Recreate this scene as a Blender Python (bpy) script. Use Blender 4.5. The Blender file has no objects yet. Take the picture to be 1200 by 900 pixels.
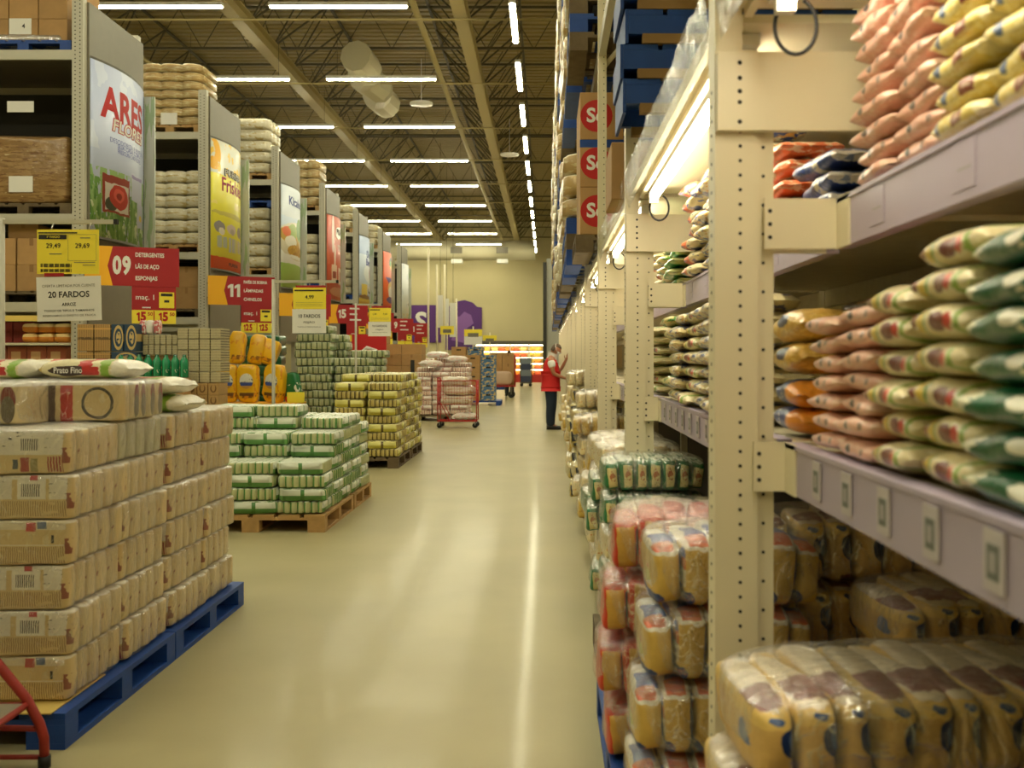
import bpy, math, random
from mathutils import Vector, Matrix, noise
SC = bpy.context.scene
COL = SC.collection
R = math.radians
# ---------------------------------------------------------------- camera, world, exposure
cam_d = bpy.data.cameras.new('camera'); CAM = bpy.data.objects.new('camera', cam_d); COL.objects.link(CAM)
CAM.location = (0, 0, 1.4); CAM.rotation_euler = (R(90), 0, 0)
cam_d.sensor_width = 36; cam_d.lens = 35.1
cam_d.shift_x = -40 / 1200; cam_d.shift_y = -30 / 1200
cam_d.clip_start = 0.05; cam_d.clip_end = 200
cam_d.dof.use_dof = True; cam_d.dof.focus_distance = 7.5; cam_d.dof.aperture_fstop = 4.0
SC.camera = CAM
W = bpy.data.worlds.new('world'); SC.world = W; W.use_nodes = True
W.node_tree.nodes['Background'].inputs[0].default_value = (1, .9, .7, 1)
W.node_tree.nodes['Background'].inputs[1].default_value = 0.05
SC.view_settings.view_transform = 'Standard'; SC.view_settings.look = 'None'
SC.view_settings.gamma = 1; SC.view_settings.use_curve_mapping = False
SC.view_settings.exposure = -0.27
SC.cycles.max_bounces = 8; SC.cycles.transparent_max_bounces = 16
SC.cycles.use_denoising = True
SC.cycles.sample_clamp_indirect = 6
CEIL_LAMP = 118.0      # radiance of the ceiling tubes
SHELF_LAMP = 38.0      # radiance of the tubes under the rack deck
LAMP_COL = (1.0, .945, .66)

# ---------------------------------------------------------------- helpers
def lin(c):
    f = lambda u: u / 12.92 if u <= .04045 else ((u + .055) / 1.055) ** 2.4
    return tuple(f(x / 255) for x in c) + (1,)

MATS = {}
def zmat(name, base, zones=(), rough=.5, coat=0., bump=0., bscale=30., spec=.5, metal=0., var=0., coord='Generated', mottle=0., mscale=8., bstretch=None, warp=0., wscale=7.):
    """principled material with printed zones: each zone = (colour, condition, condition ...)"""
    if name in MATS: return MATS[name]
    m = bpy.data.materials.new(name); m.use_nodes = True; MATS[name] = m
    nt = m.node_tree; N = nt.nodes; L = nt.links
    p = N['Principled BSDF']
    p.inputs['Roughness'].default_value = rough; p.inputs['Metallic'].default_value = metal
    p.inputs['Specular IOR Level'].default_value = spec
    p.inputs['Coat Weight'].default_value = coat; p.inputs['Coat Roughness'].default_value = .12
    tc = N.new('ShaderNodeTexCoord'); sep = N.new('ShaderNodeSeparateXYZ'); 
    if warp:
        wn = N.new('ShaderNodeTexNoise'); wn.inputs['Scale'].default_value = wscale; wn.inputs['Detail'].default_value = 2; L.new(tc.outputs[coord], wn.inputs['Vector'])
        w1 = N.new('ShaderNodeVectorMath'); w1.operation = 'SUBTRACT'; L.new(wn.outputs['Color'], w1.inputs[0]); w1.inputs[1].default_value = (.5, .5, .5)
        w2 = N.new('ShaderNodeVectorMath'); w2.operation = 'SCALE'; L.new(w1.outputs[0], w2.inputs[0]); w2.inputs['Scale'].default_value = warp * 2
        w3 = N.new('ShaderNodeVectorMath'); w3.operation = 'ADD'; L.new(w2.outputs[0], w3.inputs[0]); L.new(tc.outputs[coord], w3.inputs[1]); L.new(w3.outputs[0], sep.inputs[0])
    else: L.new(tc.outputs[coord], sep.inputs[0])
    def val(x): return x
    def math_(op, a, b=None):
        n = N.new('ShaderNodeMath'); n.operation = op
        for i, q in enumerate((a, b)):
            if q is None: continue
            if isinstance(q, (int, float)): n.inputs[i].default_value = q
            else: L.new(q, n.inputs[i])
        return n.outputs[0]
    ax = lambda a: sep.outputs['xyz'.index(a)]
    def cond(c):
        k = c[0]
        if k in 'xyz':
            return math_('MULTIPLY', math_('GREATER_THAN', ax(k), c[1]), math_('LESS_THAN', ax(k), c[2]))
        if k == 'ends':   # near either end of an axis
            return math_('GREATER_THAN', math_('ABSOLUTE', math_('SUBTRACT', ax(c[1]), .5)), .5 - c[2])
        if k == 'mid':
            return math_('LESS_THAN', math_('ABSOLUTE', math_('SUBTRACT', ax(c[1]), .5)), .5 - c[2])
        if k == 'str':    # stripes: axis, count, phase, width
            return math_('LESS_THAN', math_('FRACT', math_('ADD', math_('MULTIPLY', ax(c[1]), c[2]), c[3])), c[4])
        if k == 'ell':    # ellipse: a, b, ca, cb, ra, rb
            e = math_('ADD', math_('POWER', math_('ABSOLUTE', math_('DIVIDE', math_('SUBTRACT', ax(c[1]), c[3]), c[5])), 2.),
                      math_('POWER', math_('ABSOLUTE', math_('DIVIDE', math_('SUBTRACT', ax(c[2]), c[4]), c[6])), 2.))
            return math_('LESS_THAN', e, 1.)
        if k == 'lin':    # half plane: a*ka + b*kb > t
            return math_('GREATER_THAN', math_('ADD', math_('MULTIPLY', ax(c[1]), c[3]), math_('MULTIPLY', ax(c[2]), c[4])), c[5])
        if k == 'noise':
            n = N.new('ShaderNodeTexNoise'); n.inputs['Scale'].default_value = c[1]; n.inputs['Detail'].default_value = 3
            mp = N.new('ShaderNodeMapping'); L.new(tc.outputs[coord], mp.inputs[0])
            if len(c) > 3: mp.inputs['Scale'].default_value = c[3]
            L.new(mp.outputs[0], n.inputs['Vector'])
            return math_('GREATER_THAN', n.outputs['Fac'], c[2])
    colsock = None
    rgb = N.new('ShaderNodeRGB'); rgb.outputs[0].default_value = lin(base); colsock = rgb.outputs[0]
    for z in zones:
        f = None
        for c in z[1:]:
            q = cond(c); f = q if f is None else math_('MULTIPLY', f, q)
        mx = N.new('ShaderNodeMixRGB'); L.new(f, mx.inputs[0]); L.new(colsock, mx.inputs[1]); mx.inputs[2].default_value = lin(z[0])
        colsock = mx.outputs[0]
    if mottle:
        n = N.new('ShaderNodeTexNoise'); n.inputs['Scale'].default_value = mscale; n.inputs['Detail'].default_value = 4
        L.new(tc.outputs['Object'], n.inputs['Vector'])
        mr = N.new('ShaderNodeMapRange'); mr.inputs[1].default_value = .3; mr.inputs[2].default_value = .7
        mr.inputs[3].default_value = 1 - mottle; mr.inputs[4].default_value = 1 + mottle; L.new(n.outputs['Fac'], mr.inputs[0])
        mx = N.new('ShaderNodeVectorMath'); mx.operation = 'SCALE'; L.new(colsock, mx.inputs[0]); L.new(mr.outputs[0], mx.inputs['Scale']); colsock = mx.outputs[0]
    if var:
        oi = N.new('ShaderNodeObjectInfo')
        mr = N.new('ShaderNodeMapRange'); mr.inputs[3].default_value = 1 - var; mr.inputs[4].default_value = 1 + var; L.new(oi.outputs['Random'], mr.inputs[0])
        mx = N.new('ShaderNodeVectorMath'); mx.operation = 'SCALE'; L.new(colsock, mx.inputs[0]); L.new(mr.outputs[0], mx.inputs['Scale']); colsock = mx.outputs[0]
    L.new(colsock, p.inputs['Base Color'])
    if bump:
        n = N.new('ShaderNodeTexNoise'); n.inputs['Scale'].default_value = bscale; n.inputs['Detail'].default_value = 3
        mp = N.new('ShaderNodeMapping'); L.new(tc.outputs['Object'], mp.inputs[0]); L.new(mp.outputs[0], n.inputs['Vector'])
        if bstretch: mp.inputs['Scale'].default_value = bstretch
        b = N.new('ShaderNodeBump'); b.inputs['Strength'].default_value = bump; b.inputs['Distance'].default_value = .01
        L.new(n.outputs['Fac'], b.inputs['Height']); L.new(b.outputs[0], p.inputs['Normal'])
        if coat: L.new(b.outputs[0], p.inputs['Coat Normal'])
    return m

def emat(name, col, s):
    m = bpy.data.materials.new(name); m.use_nodes = True; N = m.node_tree.nodes
    N.remove(N['Principled BSDF']); e = N.new('ShaderNodeEmission'); e.inputs[0].default_value = tuple(col) + (1,); e.inputs[1].default_value = s
    m.node_tree.links.new(e.outputs[0], N['Material Output'].inputs[0]); MATS[name] = m
    return m

def film_mat(name, clear=.88, tint=(1, 1, 1), gloss_rough=.1, bscale=9., folds=.35):
    """clear wrapping film: see-through, shiny, with milky fold lines"""
    m = bpy.data.materials.new(name); m.use_nodes = True; nt = m.node_tree; N = nt.nodes; L = nt.links
    N.remove(N['Principled BSDF'])
    tc = N.new('ShaderNodeTexCoord'); mp = N.new('ShaderNodeMapping'); mp.inputs['Rotation'].default_value = (.5, .7, .4); mp.inputs['Scale'].default_value = (1, 2.2, .8)
    L.new(tc.outputs['Object'], mp.inputs[0])
    n = N.new('ShaderNodeTexNoise'); n.inputs['Scale'].default_value = bscale; n.inputs['Detail'].default_value = 3; n.inputs['Distortion'].default_value = 2.0
    L.new(mp.outputs[0], n.inputs['Vector'])
    b = N.new('ShaderNodeBump'); b.inputs['Strength'].default_value = 1.; b.inputs['Distance'].default_value = .03; L.new(n.outputs['Fac'], b.inputs['Height'])
    t = N.new('ShaderNodeBsdfTransparent'); t.inputs[0].default_value = tint + (1,)
    g = N.new('ShaderNodeBsdfGlossy'); g.inputs['Roughness'].default_value = gloss_rough; g.inputs[0].default_value = (1, 1, 1, 1); L.new(b.outputs[0], g.inputs['Normal'])
    d = N.new('ShaderNodeBsdfDiffuse'); d.inputs[0].default_value = (.85, .85, .83, 1)
    m1 = N.new('ShaderNodeMixShader'); m1.inputs[0].default_value = .22; L.new(g.outputs[0], m1.inputs[1]); L.new(d.outputs[0], m1.inputs[2])
    # folds: thin ridges where the noise crosses its middle
    s1 = N.new('ShaderNodeMath'); s1.operation = 'SUBTRACT'; L.new(n.outputs['Fac'], s1.inputs[0]); s1.inputs[1].default_value = .5
    s2 = N.new('ShaderNodeMath'); s2.operation = 'ABSOLUTE'; L.new(s1.outputs[0], s2.inputs[0])
    mr = N.new('ShaderNodeMapRange'); mr.inputs[1].default_value = 0; mr.inputs[2].default_value = .022; mr.inputs[3].default_value = 1 - clear + folds; mr.inputs[4].default_value = 1 - clear; L.new(s2.outputs[0], mr.inputs[0])
    lw = N.new('ShaderNodeLayerWeight'); lw.inputs[0].default_value = .3; L.new(b.outputs[0], lw.inputs['Normal'])
    f2 = N.new('ShaderNodeMath'); f2.operation = 'MULTIPLY_ADD'; L.new(lw.outputs['Facing'], f2.inputs[0]); f2.inputs[1].default_value = .42; L.new(mr.outputs[0], f2.inputs[2]); f2.use_clamp = True
    m2 = N.new('ShaderNodeMixShader'); L.new(f2.outputs[0], m2.inputs[0]); L.new(t.outputs[0], m2.inputs[1]); L.new(m1.outputs[0], m2.inputs[2])
    L.new(m2.outputs[0], N['Material Output'].inputs[0]); MATS[name] = m
    return m

class MB:
    """collects geometry, links it as ONE mesh object"""
    def __init__(s): s.v = []; s.f = []; s.m = []; s.sm = []; s.uv = {}
    def add(s, vs, fs, mi=0, smooth=False, M=None):
        o = len(s.v)
        s.v += [tuple(M @ Vector(p)) if M else tuple(p) for p in vs]
        for f in fs: s.f.append(tuple(i + o for i in f)); s.m.append(mi); s.sm.append(smooth)
        return s
    def box(s, x0, y0, z0, x1, y1, z1, mi=0, M=None):
        vs = [(x0,y0,z0),(x1,y0,z0),(x1,y1,z0),(x0,y1,z0),(x0,y0,z1),(x1,y0,z1),(x1,y1,z1),(x0,y1,z1)]
        return s.add(vs, [(0,3,2,1),(4,5,6,7),(0,1,5,4),(1,2,6,5),(2,3,7,6),(3,0,4,7)], mi, False, M)
    def tube(s, pts, r, n=8, mi=0, cap=True, smooth=True):
        pts = [Vector(p) for p in pts]; rs = r if isinstance(r, (list, tuple)) else [r] * len(pts)
        vs = []; fs = []; prev = None
        for i, p in enumerate(pts):
            t = (pts[min(i + 1, len(pts) - 1)] - pts[max(i - 1, 0)]).normalized()
            if prev is None: u = t.orthogonal().normalized()
            else: u = (prev - t * prev.dot(t)).normalized()
            prev = u; w = t.cross(u)
            for k in range(n):
                a = 2 * math.pi * k / n; vs.append(p + (u * math.cos(a) + w * math.sin(a)) * rs[i])
        for i in range(len(pts) - 1):
            for k in range(n):
                fs.append((i*n+k, i*n+(k+1)%n, (i+1)*n+(k+1)%n, (i+1)*n+k))
        if cap: fs.append(tuple(range(n-1, -1, -1))); fs.append(tuple((len(pts)-1)*n+k for k in range(n)))
        return s.add(vs, fs, mi, smooth)
    def lathe(s, prof, n=14, mi=0, M=None):
        vs = []; fs = []
        for r, z in prof:
            for k in range(n):
                a = 2*math.pi*k/n; vs.append((r*math.cos(a), r*math.sin(a), z))
        for i in range(len(prof)-1):
            for k in range(n): fs.append((i*n+k, i*n+(k+1)%n, (i+1)*n+(k+1)%n, (i+1)*n+k))
        fs.append(tuple(range(n-1,-1,-1))); fs.append(tuple((len(prof)-1)*n+k for k in range(n)))
        return s.add(vs, fs, mi, True, M)
    def disc(s, c, r, nrm='-y', n=8, mi=0, th=.0012):
        """short plug standing proud of a face by th"""
        cx, cy, cz = c; vs = []; d = {'-y': (0,-th,0), '-x': (-th,0,0), '+x': (th,0,0)}[nrm]
        for e in (0, 1):
            for k in range(n):
                a = 2*math.pi*k/n; u, w = r*math.cos(a), r*math.sin(a)
                p = (cx+u, cy, cz+w) if nrm == '-y' else (cx, cy+u, cz+w)
                vs.append((p[0]+d[0]*e, p[1]+d[1]*e, p[2]+d[2]*e))
        fs = [tuple(n+k for k in range(n))] + [(k, (k+1)%n, n+(k+1)%n, n+k) for k in range(n)]
        return s.add(vs, fs, mi)
    def mesh(s, name, mats):
        me = bpy.data.meshes.new(name); me.from_pydata(s.v, [], s.f)
        for m in (mats if isinstance(mats, (list, tuple)) else [mats]): me.materials.append(m)
        me.polygons.foreach_set('material_index', s.m); me.polygons.foreach_set('use_smooth', s.sm)
        me.update(); return me
    def build(s, name, mats, parent=None, loc=(0,0,0), bevel=0, rot=(0,0,0)):
        return link(name, s.mesh(name, mats), parent, loc, bevel, rot)

def link(name, me, parent=None, loc=(0,0,0), bevel=0, rot=(0,0,0), scale=None):
    o = bpy.data.objects.new(name, me); COL.objects.link(o); o.location = loc; o.rotation_euler = rot
    if scale: o.scale = scale
    if parent is not None: o.parent = parent
    if bevel:
        b = o.modifiers.new('bevel', 'BEVEL'); b.width = bevel; b.segments = 2; b.limit_method = 'ANGLE'; b.angle_limit = R(50)
    return o

def tag(o, label, cat, group=None, kind=None):
    if label:
        n = len(label.split())
        if not 4 <= n <= 16: print('LABELLEN', n, label)
        o['label'] = label
    if cat: o['category'] = cat
    if group: o['group'] = group
    if kind: o['kind'] = kind
    return o

def thing(name, label, cat, loc=(0,0,0), rotz=0, group=None):
    o = bpy.data.objects.new(name, None); COL.objects.link(o); o.empty_display_size = .1
    o.location = loc; o.rotation_euler = (0, 0, rotz)
    return tag(o, label, cat, group)

def struct(name, mb, mats, **k):
    o = mb.build(name, mats, **k); o['kind'] = 'structure'; return o

KIDS = {}
def dup(root, loc, rotz=None, label=None, group=None, scale=None):
    r = root.copy(); COL.objects.link(r); r.location = loc
    if rotz is not None: r.rotation_euler = (0, 0, rotz)
    if label: tag(r, label, None)
    if group: r['group'] = group
    if scale: r.scale = scale
    for ch in [c for c in KIDS.get(root.name) or root.children]:
        c = ch.copy(); COL.objects.link(c); c.parent = r
        for g in ch.children:
            d = g.copy(); COL.objects.link(d); d.parent = c
    return r

ORD = ['', 'first', 'second', 'third', 'fourth', 'fifth', 'sixth', 'seventh', 'eighth', 'ninth', 'tenth', 'eleventh', 'twelfth', 'thirteenth', 'fourteenth', 'fifteenth', 'sixteenth']
def layer(k, n):   # k from 0
    if k == 0: return 'bottom'
    if k == n - 1: return 'top'
    return ORD[k + 1]

def X(px, d): return (px - 640) / 1170 * d
def Z(py, d): return 1.4 - (py - 420) / 1170 * d

# ---- soft shapes
def sgn(a, e): return math.copysign(abs(a) ** e, a)
def block_mesh(name, sx, sy, sz, mat, e=.3, nu=20, nv=10, wob=.0, seed=0, ez=None):
    """a filled bag as a rounded, slightly swollen block centred on x/y, base at z=0"""
    mb = MB(); vs = []; fs = []
    for j in range(nv + 1):
        ph = -math.pi/2 + math.pi * j / nv
        q_ = ez or e
        for i in range(nu):
            th = 2*math.pi*i/nu + math.pi/nu
            x = sgn(math.cos(ph), q_) * sgn(math.cos(th), e); y = sgn(math.cos(ph), q_) * sgn(math.sin(th), e); z = sgn(math.sin(ph), q_)
            p = Vector((x*sx/2, y*sy/2, z*sz/2 + sz/2))
            if wob:
                q = noise.noise_vector(p * 9 + Vector((seed*3.1, seed, 0))); p += q * wob
                p.z = min(max(p.z, 0), sz)
            vs.append(p)
    for j in range(nv):
        for i in range(nu): fs.append((j*nu+i, j*nu+(i+1)%nu, (j+1)*nu+(i+1)%nu, (j+1)*nu+i))
    mb.add(vs, fs, 0, True)
    return mb.mesh(name, mat)

def ridge_mesh(name, L_, W_, H_, n, mat, depth=.06, seed=0, e=.25):
    """a shrink-wrapped bundle of n bags in a row along x: one surface with a fold between every two bags"""
    mb = MB(); vs = []; fs = []; m = 28
    us = []
    for k in range(n):
        us += [k / n, (k + .12) / n, (k + .35) / n, (k + .65) / n, (k + .88) / n]
    us.append(1.)
    rings = []
    for u in us:
        f = abs(math.sin(math.pi * n * u)) ** .45
        endf = min(u, 1 - u) * n
        sc = (1 - depth * 1.4 * (1 - f)) * (1 - .10 * max(0, 1 - endf * 2.2))
        rings.append((u, sc, sc))
    rings = [(0., .80, .72)] + [(min(max(u, .015), .985), a, b) for u, a, b in rings] + [(1., .80, .72)]
    for u, sy, sz in rings:
        for i in range(m):
            a = 2*math.pi*i/m
            y = sgn(math.cos(a), e) * W_/2 * sy; z = sgn(math.sin(a), e) * H_/2 * sz + H_/2
            p = Vector(((u - .5) * L_, y, z)); q = noise.noise_vector(p * 8 + Vector((seed*7.7, 0, seed))) * .008
            p += q; p.z = min(max(p.z, 0), H_); vs.append(p)
    for j in range(len(rings)-1):
        for i in range(m): fs.append((j*m+i, (j+1)*m+i, (j+1)*m+(i+1)%m, j*m+(i+1)%m))
    fs.append(tuple(range(m))); fs.append(tuple((len(rings)-1)*m+i for i in range(m-1,-1,-1)))
    mb.add(vs, fs, 0, True)
    return mb.mesh(name, mat)

def pillow_mesh(name, L_, W_, H_, mat, seed=0, nu=20, nv=22, seal=.05, full=3.6):
    """pillow bag lying flat: length along x, crimped flat at both ends, base at z=0"""
    mb = MB(); vs = []; fs = []; off = Vector((seed*5.3, seed*1.7, 0))
    for i in range(nu + 1):
        u = .5 - .5 * math.cos(math.pi * i / nu); a = abs(2*u - 1)
        if a > 1 - seal: h = .08
        else: h = max(.10, (1 - (a / (1 - seal + 1e-6)) ** full) ** .5)
        w = 1 - .10 * a ** 4
        for k in range(nv):
            t = 2*math.pi*k/nv
            y = sgn(math.cos(t), .62) * W_/2 * w; z = sgn(math.sin(t), .72) * H_/2 * h
            p = Vector(((u - .5) * L_, y, z)); q = noise.noise_vector(p * 14 + off); q2 = noise.noise_vector(Vector((p.x * 10, p.y * 45, p.z * 45)) + off)
            g = a ** 2
            p += Vector((q.x * .008, q.y * .010 + q2.y * .008 * g, q.z * .10 * H_ + q2.z * .16 * H_ * g)); p.z += H_/2; p.z = min(max(p.z, .0), H_); vs.append(p)
    for i in range(nu):
        for k in range(nv): fs.append((i*nv+k, (i+1)*nv+k, (i+1)*nv+(k+1)%nv, i*nv+(k+1)%nv))
    fs.append(tuple(range(nv))); fs.append(tuple(nu*nv+k for k in range(nv-1,-1,-1)))
    mb.add(vs, fs, 0, True)
    return mb.mesh(name, mat)

def numeral(mb, txt, cx, cz, size, y, bold, width=None):
    """sign numerals; the one gets a flag and a straight stem"""
    x = 0; V = []; F = []
    for ch in txt:
        if ch == '1':
            g = [(-.02, .36), (.04, .36), (.10, .36 + .0), (.21, .36), (.21, -.36), (.06, -.36), (.06, .16), (-.06, .10), (-.06, .24)]
            g = [(.08, .36), (.21, .36), (.21, -.36), (.06, -.36), (.06, .17), (-.07, .11), (-.07, .25)]
            o = len(V); V += [(x + .07 + a, b) for a, b in g]; F.append(tuple(range(o, o + len(g)))[::-1]); x += .34
        else:
            vt, ft = text_geo(ch, 1., bold, 'LEFT'); o = len(V); V += [(x + p.x, p.y) for p in vt]; F += [tuple(i + o for i in f) for f in ft]; x += max(p.x for p in vt) + .06
    k = (width / x) if width else size
    mb.add([(cx + (a - x/2) * k, y, cz + b * size) for a, b in V], F)

_TX = {}
def text_geo(body, size=1., bold=0., align='CENTER', spacing=1., shear=0.):
    cu = bpy.data.curves.new('t', 'FONT'); cu.body = body; cu.size = size; cu.align_x = align; cu.align_y = 'CENTER'
    cu.offset = bold * size; cu.space_character = spacing; cu.shear = shear; cu.resolution_u = 3
    o = bpy.data.objects.new('t', cu); COL.objects.link(o)
    dg = bpy.context.evaluated_depsgraph_get(); dg.update()
    me = bpy.data.meshes.new_from_object(o.evaluated_get(dg))
    vs = [v.co.copy() for v in me.vertices]; fs = [tuple(p.vertices) for p in me.polygons]
    bpy.data.objects.remove(o); bpy.data.curves.remove(cu); bpy.data.meshes.remove(me)
    return vs, fs

def lettering(mb, body, cx, cz, size, y=-.002, bold=.01, mi=0, width=None, fn=None, align='CENTER', shear=0., up=1.0):
    """flat letters facing -y at (cx, y, cz) added to mb; width squeezes the line to a given length"""
    vs, fs = text_geo(body, size, bold, align, shear=shear)
    if not vs: return
    if width:
        xs = [v.x for v in vs]; w = max(xs) - min(xs); k = width / max(w, 1e-6)
        for v in vs: v.x *= k
    out = []
    for v in vs:
        p = (cx + v.x, y, cz + v.y * up)
        out.append(fn(*p) if fn else p)
    mb.add(out, fs, mi)
# ---------------------------------------------------------------- materials of the place
M_floor = zmat('floor_polish', (168, 159, 120), rough=.42, spec=.16, mottle=.06, mscale=1.3, coord='Object')
fp = M_floor.node_tree.nodes['Principled BSDF'].inputs; fp['Coat Weight'].default_value = .17; fp['Coat Roughness'].default_value = .115; fp['Coat IOR'].default_value = 1.28
M_cream = zmat('cream_paint', (226, 216, 184), rough=.42, mottle=.02)
M_creamd = zmat('cream_paint_worn', (214, 204, 174), rough=.5, mottle=.06, mscale=20)
M_lav = zmat('lavender_rail', (172, 160, 180), rough=.4, mottle=.03)
M_hole = zmat('dark_hole', (38, 36, 32), rough=.9)
M_grey = zmat('grey_paint', (114, 108, 90), rough=.5, mottle=.03)
M_dgrey = zmat('end_panel_grey', (92, 88, 76), rough=.6, mottle=.05)
M_post = zmat('rack_post_grey', (188, 184, 166), rough=.45)
M_steel = zmat('roof_steel', (84, 76, 46), rough=.6)
M_girder = zmat('girder_paint', (168, 152, 96), rough=.6)
M_roof = zmat('roof_sheet', (156, 138, 84), rough=.55)
M_wall = zmat('wall_paint', (208, 196, 150), rough=.8, mottle=.03, mscale=.5)
M_wallg = zmat('wall_grey', (176, 176, 166), rough=.8)
M_white = zmat('white_paint', (226, 224, 214), rough=.4)
M_duct = zmat('duct_fabric', (190, 182, 150), rough=.7)
M_chrome = zmat('bright_steel', (190, 188, 180), rough=.3, metal=.8)
M_black = zmat('black_rubber', (28, 28, 28), rough=.7)
M_blue = zmat('blue_paint', (20, 66, 142), rough=.55, mottle=.12, mscale=10)
M_wood = zmat('pallet_wood', (178, 142, 88), rough=.75, mottle=.15, mscale=12)
M_dwood = zmat('dark_pallet_wood', (104, 88, 62), rough=.8, mottle=.2, mscale=9)
M_red = zmat('red_paint', (176, 36, 28), rough=.4)
M_signred = zmat('sign_red', (166, 26, 34), rough=.5)
M_signyel = zmat('sign_yellow', (250, 184, 30), rough=.5)
M_pyel = zmat('price_yellow', (246, 226, 62), rough=.6)
M_paper = zmat('white_paper', (232, 230, 222), rough=.7)
M_ink = zmat('black_ink', (36, 34, 30), rough=.7)
M_ink2 = zmat('faded_ink', (118, 112, 96), rough=.7)
M_inkred = zmat('red_ink', (186, 24, 22), rough=.6)
M_card = zmat('carton_brown', (176, 138, 88), rough=.75, mottle=.06, var=.12)
M_tape = zmat('carton_tape', (150, 112, 66), rough=.4)
M_purple = zmat('sign_purple', (82, 36, 112), rough=.6)
E_lamp = emat('lamp_tube', LAMP_COL, CEIL_LAMP)
E_shelf = emat('shelf_tube', (1., .90, .66), SHELF_LAMP)
E_case = emat('case_tube', (1., .85, .5), 16)

# ---------------------------------------------------------------- shell
YB = 60.0        # back wall
mb = MB(); mb.box(-26, -6, -.1, 4.2, YB, 0); struct('floor', mb, M_floor)
# corrugated roof sheet
mb = MB(); p = .3; n = int((YB + 6) / p); prof = []
for i in range(n):
    y = -6 + i * p; prof += [(y, 9.6), (y + .17, 9.6), (y + .2, 9.67), (y + .27, 9.67)]
prof.append((YB + .2, 9.6))
vs = [(-26, y, z) for y, z in prof] + [(4.2, y, z) for y, z in prof]; k = len(prof)
mb.add(vs, [(i, i+1, k+i+1, k+i) for i in range(k-1)]); struct('ceiling', mb, M_roof)
mb = MB(); mb.box(-26, YB, 0, 4.2, YB + .2, 9.7); struct('wall_back', mb, M_wall)
mb = MB(); mb.box(-26.2, -6, 0, -26, YB, 9.7); struct('wall_left', mb, M_wall)
mb = MB(); mb.box(4.2, -6, 0, 4.4, YB, 9.7); struct('wall_right', mb, M_wall)
mb = MB(); mb.box(-26, -6.2, 0, 4.2, -6, 9.7); struct('wall_front', mb, M_wall)
# grey wall return and the dark jamb beside the far opening
mb = MB(); mb.box(.02, 52, 0, 1.6, YB - .01, 6.6); struct('wall_return', mb, M_wallg)
mb = MB(); mb.box(-.16, 51.9, 0, .02, 52.2, 6.4); struct('trim_1', mb, zmat('dark_trim', (44, 42, 36)))

# girders along the aisle and bar joists across
for i, x in enumerate((-14.9, -10.45, -6.05, -1.66, 2.75)):
    mb = MB(); mb.box(x - .13, -6, 8.0, x + .13, YB, 8.03); mb.box(x - .02, -6, 8.03, x + .02, YB, 8.3); mb.box(x - .13, -6, 8.3, x + .13, YB, 8.33)
    o = mb.build('roof_girder', M_girder); o['kind'] = 'structure'
def joist_mesh():
    mb = MB(); x0, x1, zb, zt = -20, 4.1, 8.55, 9.5
    for z in (zb, zt): mb.box(x0, -.03, z, x1, .03, z + .05)
    n = 22; st = (x1 - x0) / n
    for k in range(n):
        a = x0 + k * st
        mb.tube([(a, 0, zb), (a + st/2, 0, zt)], .012, 4, smooth=False); mb.tube([(a + st/2, 0, zt), (a + st, 0, zb)], .012, 4, smooth=False)
    return mb.mesh('roof_joist', M_steel)
jm = joist_mesh()
for k in range(13):
    o = link('roof_joist', jm, loc=(0, 5.1 + 4.5 * k, 0)); o['kind'] = 'structure'
# inclined webs rising from the aisle girders to the roof on both sides
def web_mesh(dx):
    mb = MB(); zb, zt = 8.3, 9.5; n = 34; y0 = 2; st = (YB - 3) / n
    mb.box(dx - .03, y0, zt, dx + .03, YB - 1, zt + .05)
    for k in range(n):
        a = y0 + k * st
        mb.tube([(0, a, zb), (dx, a + st/2, zt)], .022, 4, smooth=False); mb.tube([(dx, a + st/2, zt), (0, a + st, zb)], .022, 4, smooth=False)
        mb.tube([(0, a, zb), (dx * .5, a + st/2, zt)], .012, 4, smooth=False)
    return mb.mesh('roof_web', M_steel)
wms = [web_mesh(-1.05), web_mesh(1.05)]
for x in (-10.45, -6.05, -1.66, 2.75):
    for wm in wms:
        o = link('roof_web', wm, loc=(x, 0, 0)); o['kind'] = 'structure'
# pipes under the joists
for (x, z, r) in ((-2.55, 8.2, .07), (-9.0, 8.1, .05)):
    mb = MB(); mb.tube([(x, 4, z), (x, YB - 1, z)], r, 8); o = mb.build('roof_pipe', M_girder); o['kind'] = 'structure'
for y in (13.5, 19.3, 23.8, 28.4, 33, 37.5, 42):
    mb = MB(); mb.tube([(-16, y, 7.95), (4, y, 7.95)], .02, 6); o = mb.build('roof_pipe', M_girder); o['kind'] = 'structure'

# ---------------------------------------------------------------- ceiling lamps
def lamp_proto(L_, rod, label, group):
    t = thing('ceiling_lamp', label, 'ceiling light', (0, 0, 0), 0, group)
    b = MB(); b.box(-L_/2, -.06, .03, L_/2, .06, .09); b.build('lamp_housing', M_white, t)
    e = MB(); e.box(-L_/2 + .02, -.035, .006, L_/2 - .02, .035, .028); e.build('lamp_tube', E_lamp, t)
    for s in (-1, 1):
        h = MB(); h.tube([(s * L_ * .4, 0, .09), (s * L_ * .4, 0, rod)], .006, 4); h.build('hanger_wire', M_steel, t)
    return t
ROWN = ['nearest', 'second nearest', 'third nearest'] + [ORD[i] + ' nearest' for i in range(4, 15)]
lp = None; yrow = [17.3 + 4.5 * k for k in range(-4, 10)]
inview = [y for y in yrow if y > 15]
colname = {-6.8: 'left column above the racks', -3.6: 'right column over the aisle edge', -10.2: 'far left column behind the racks'}
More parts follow.
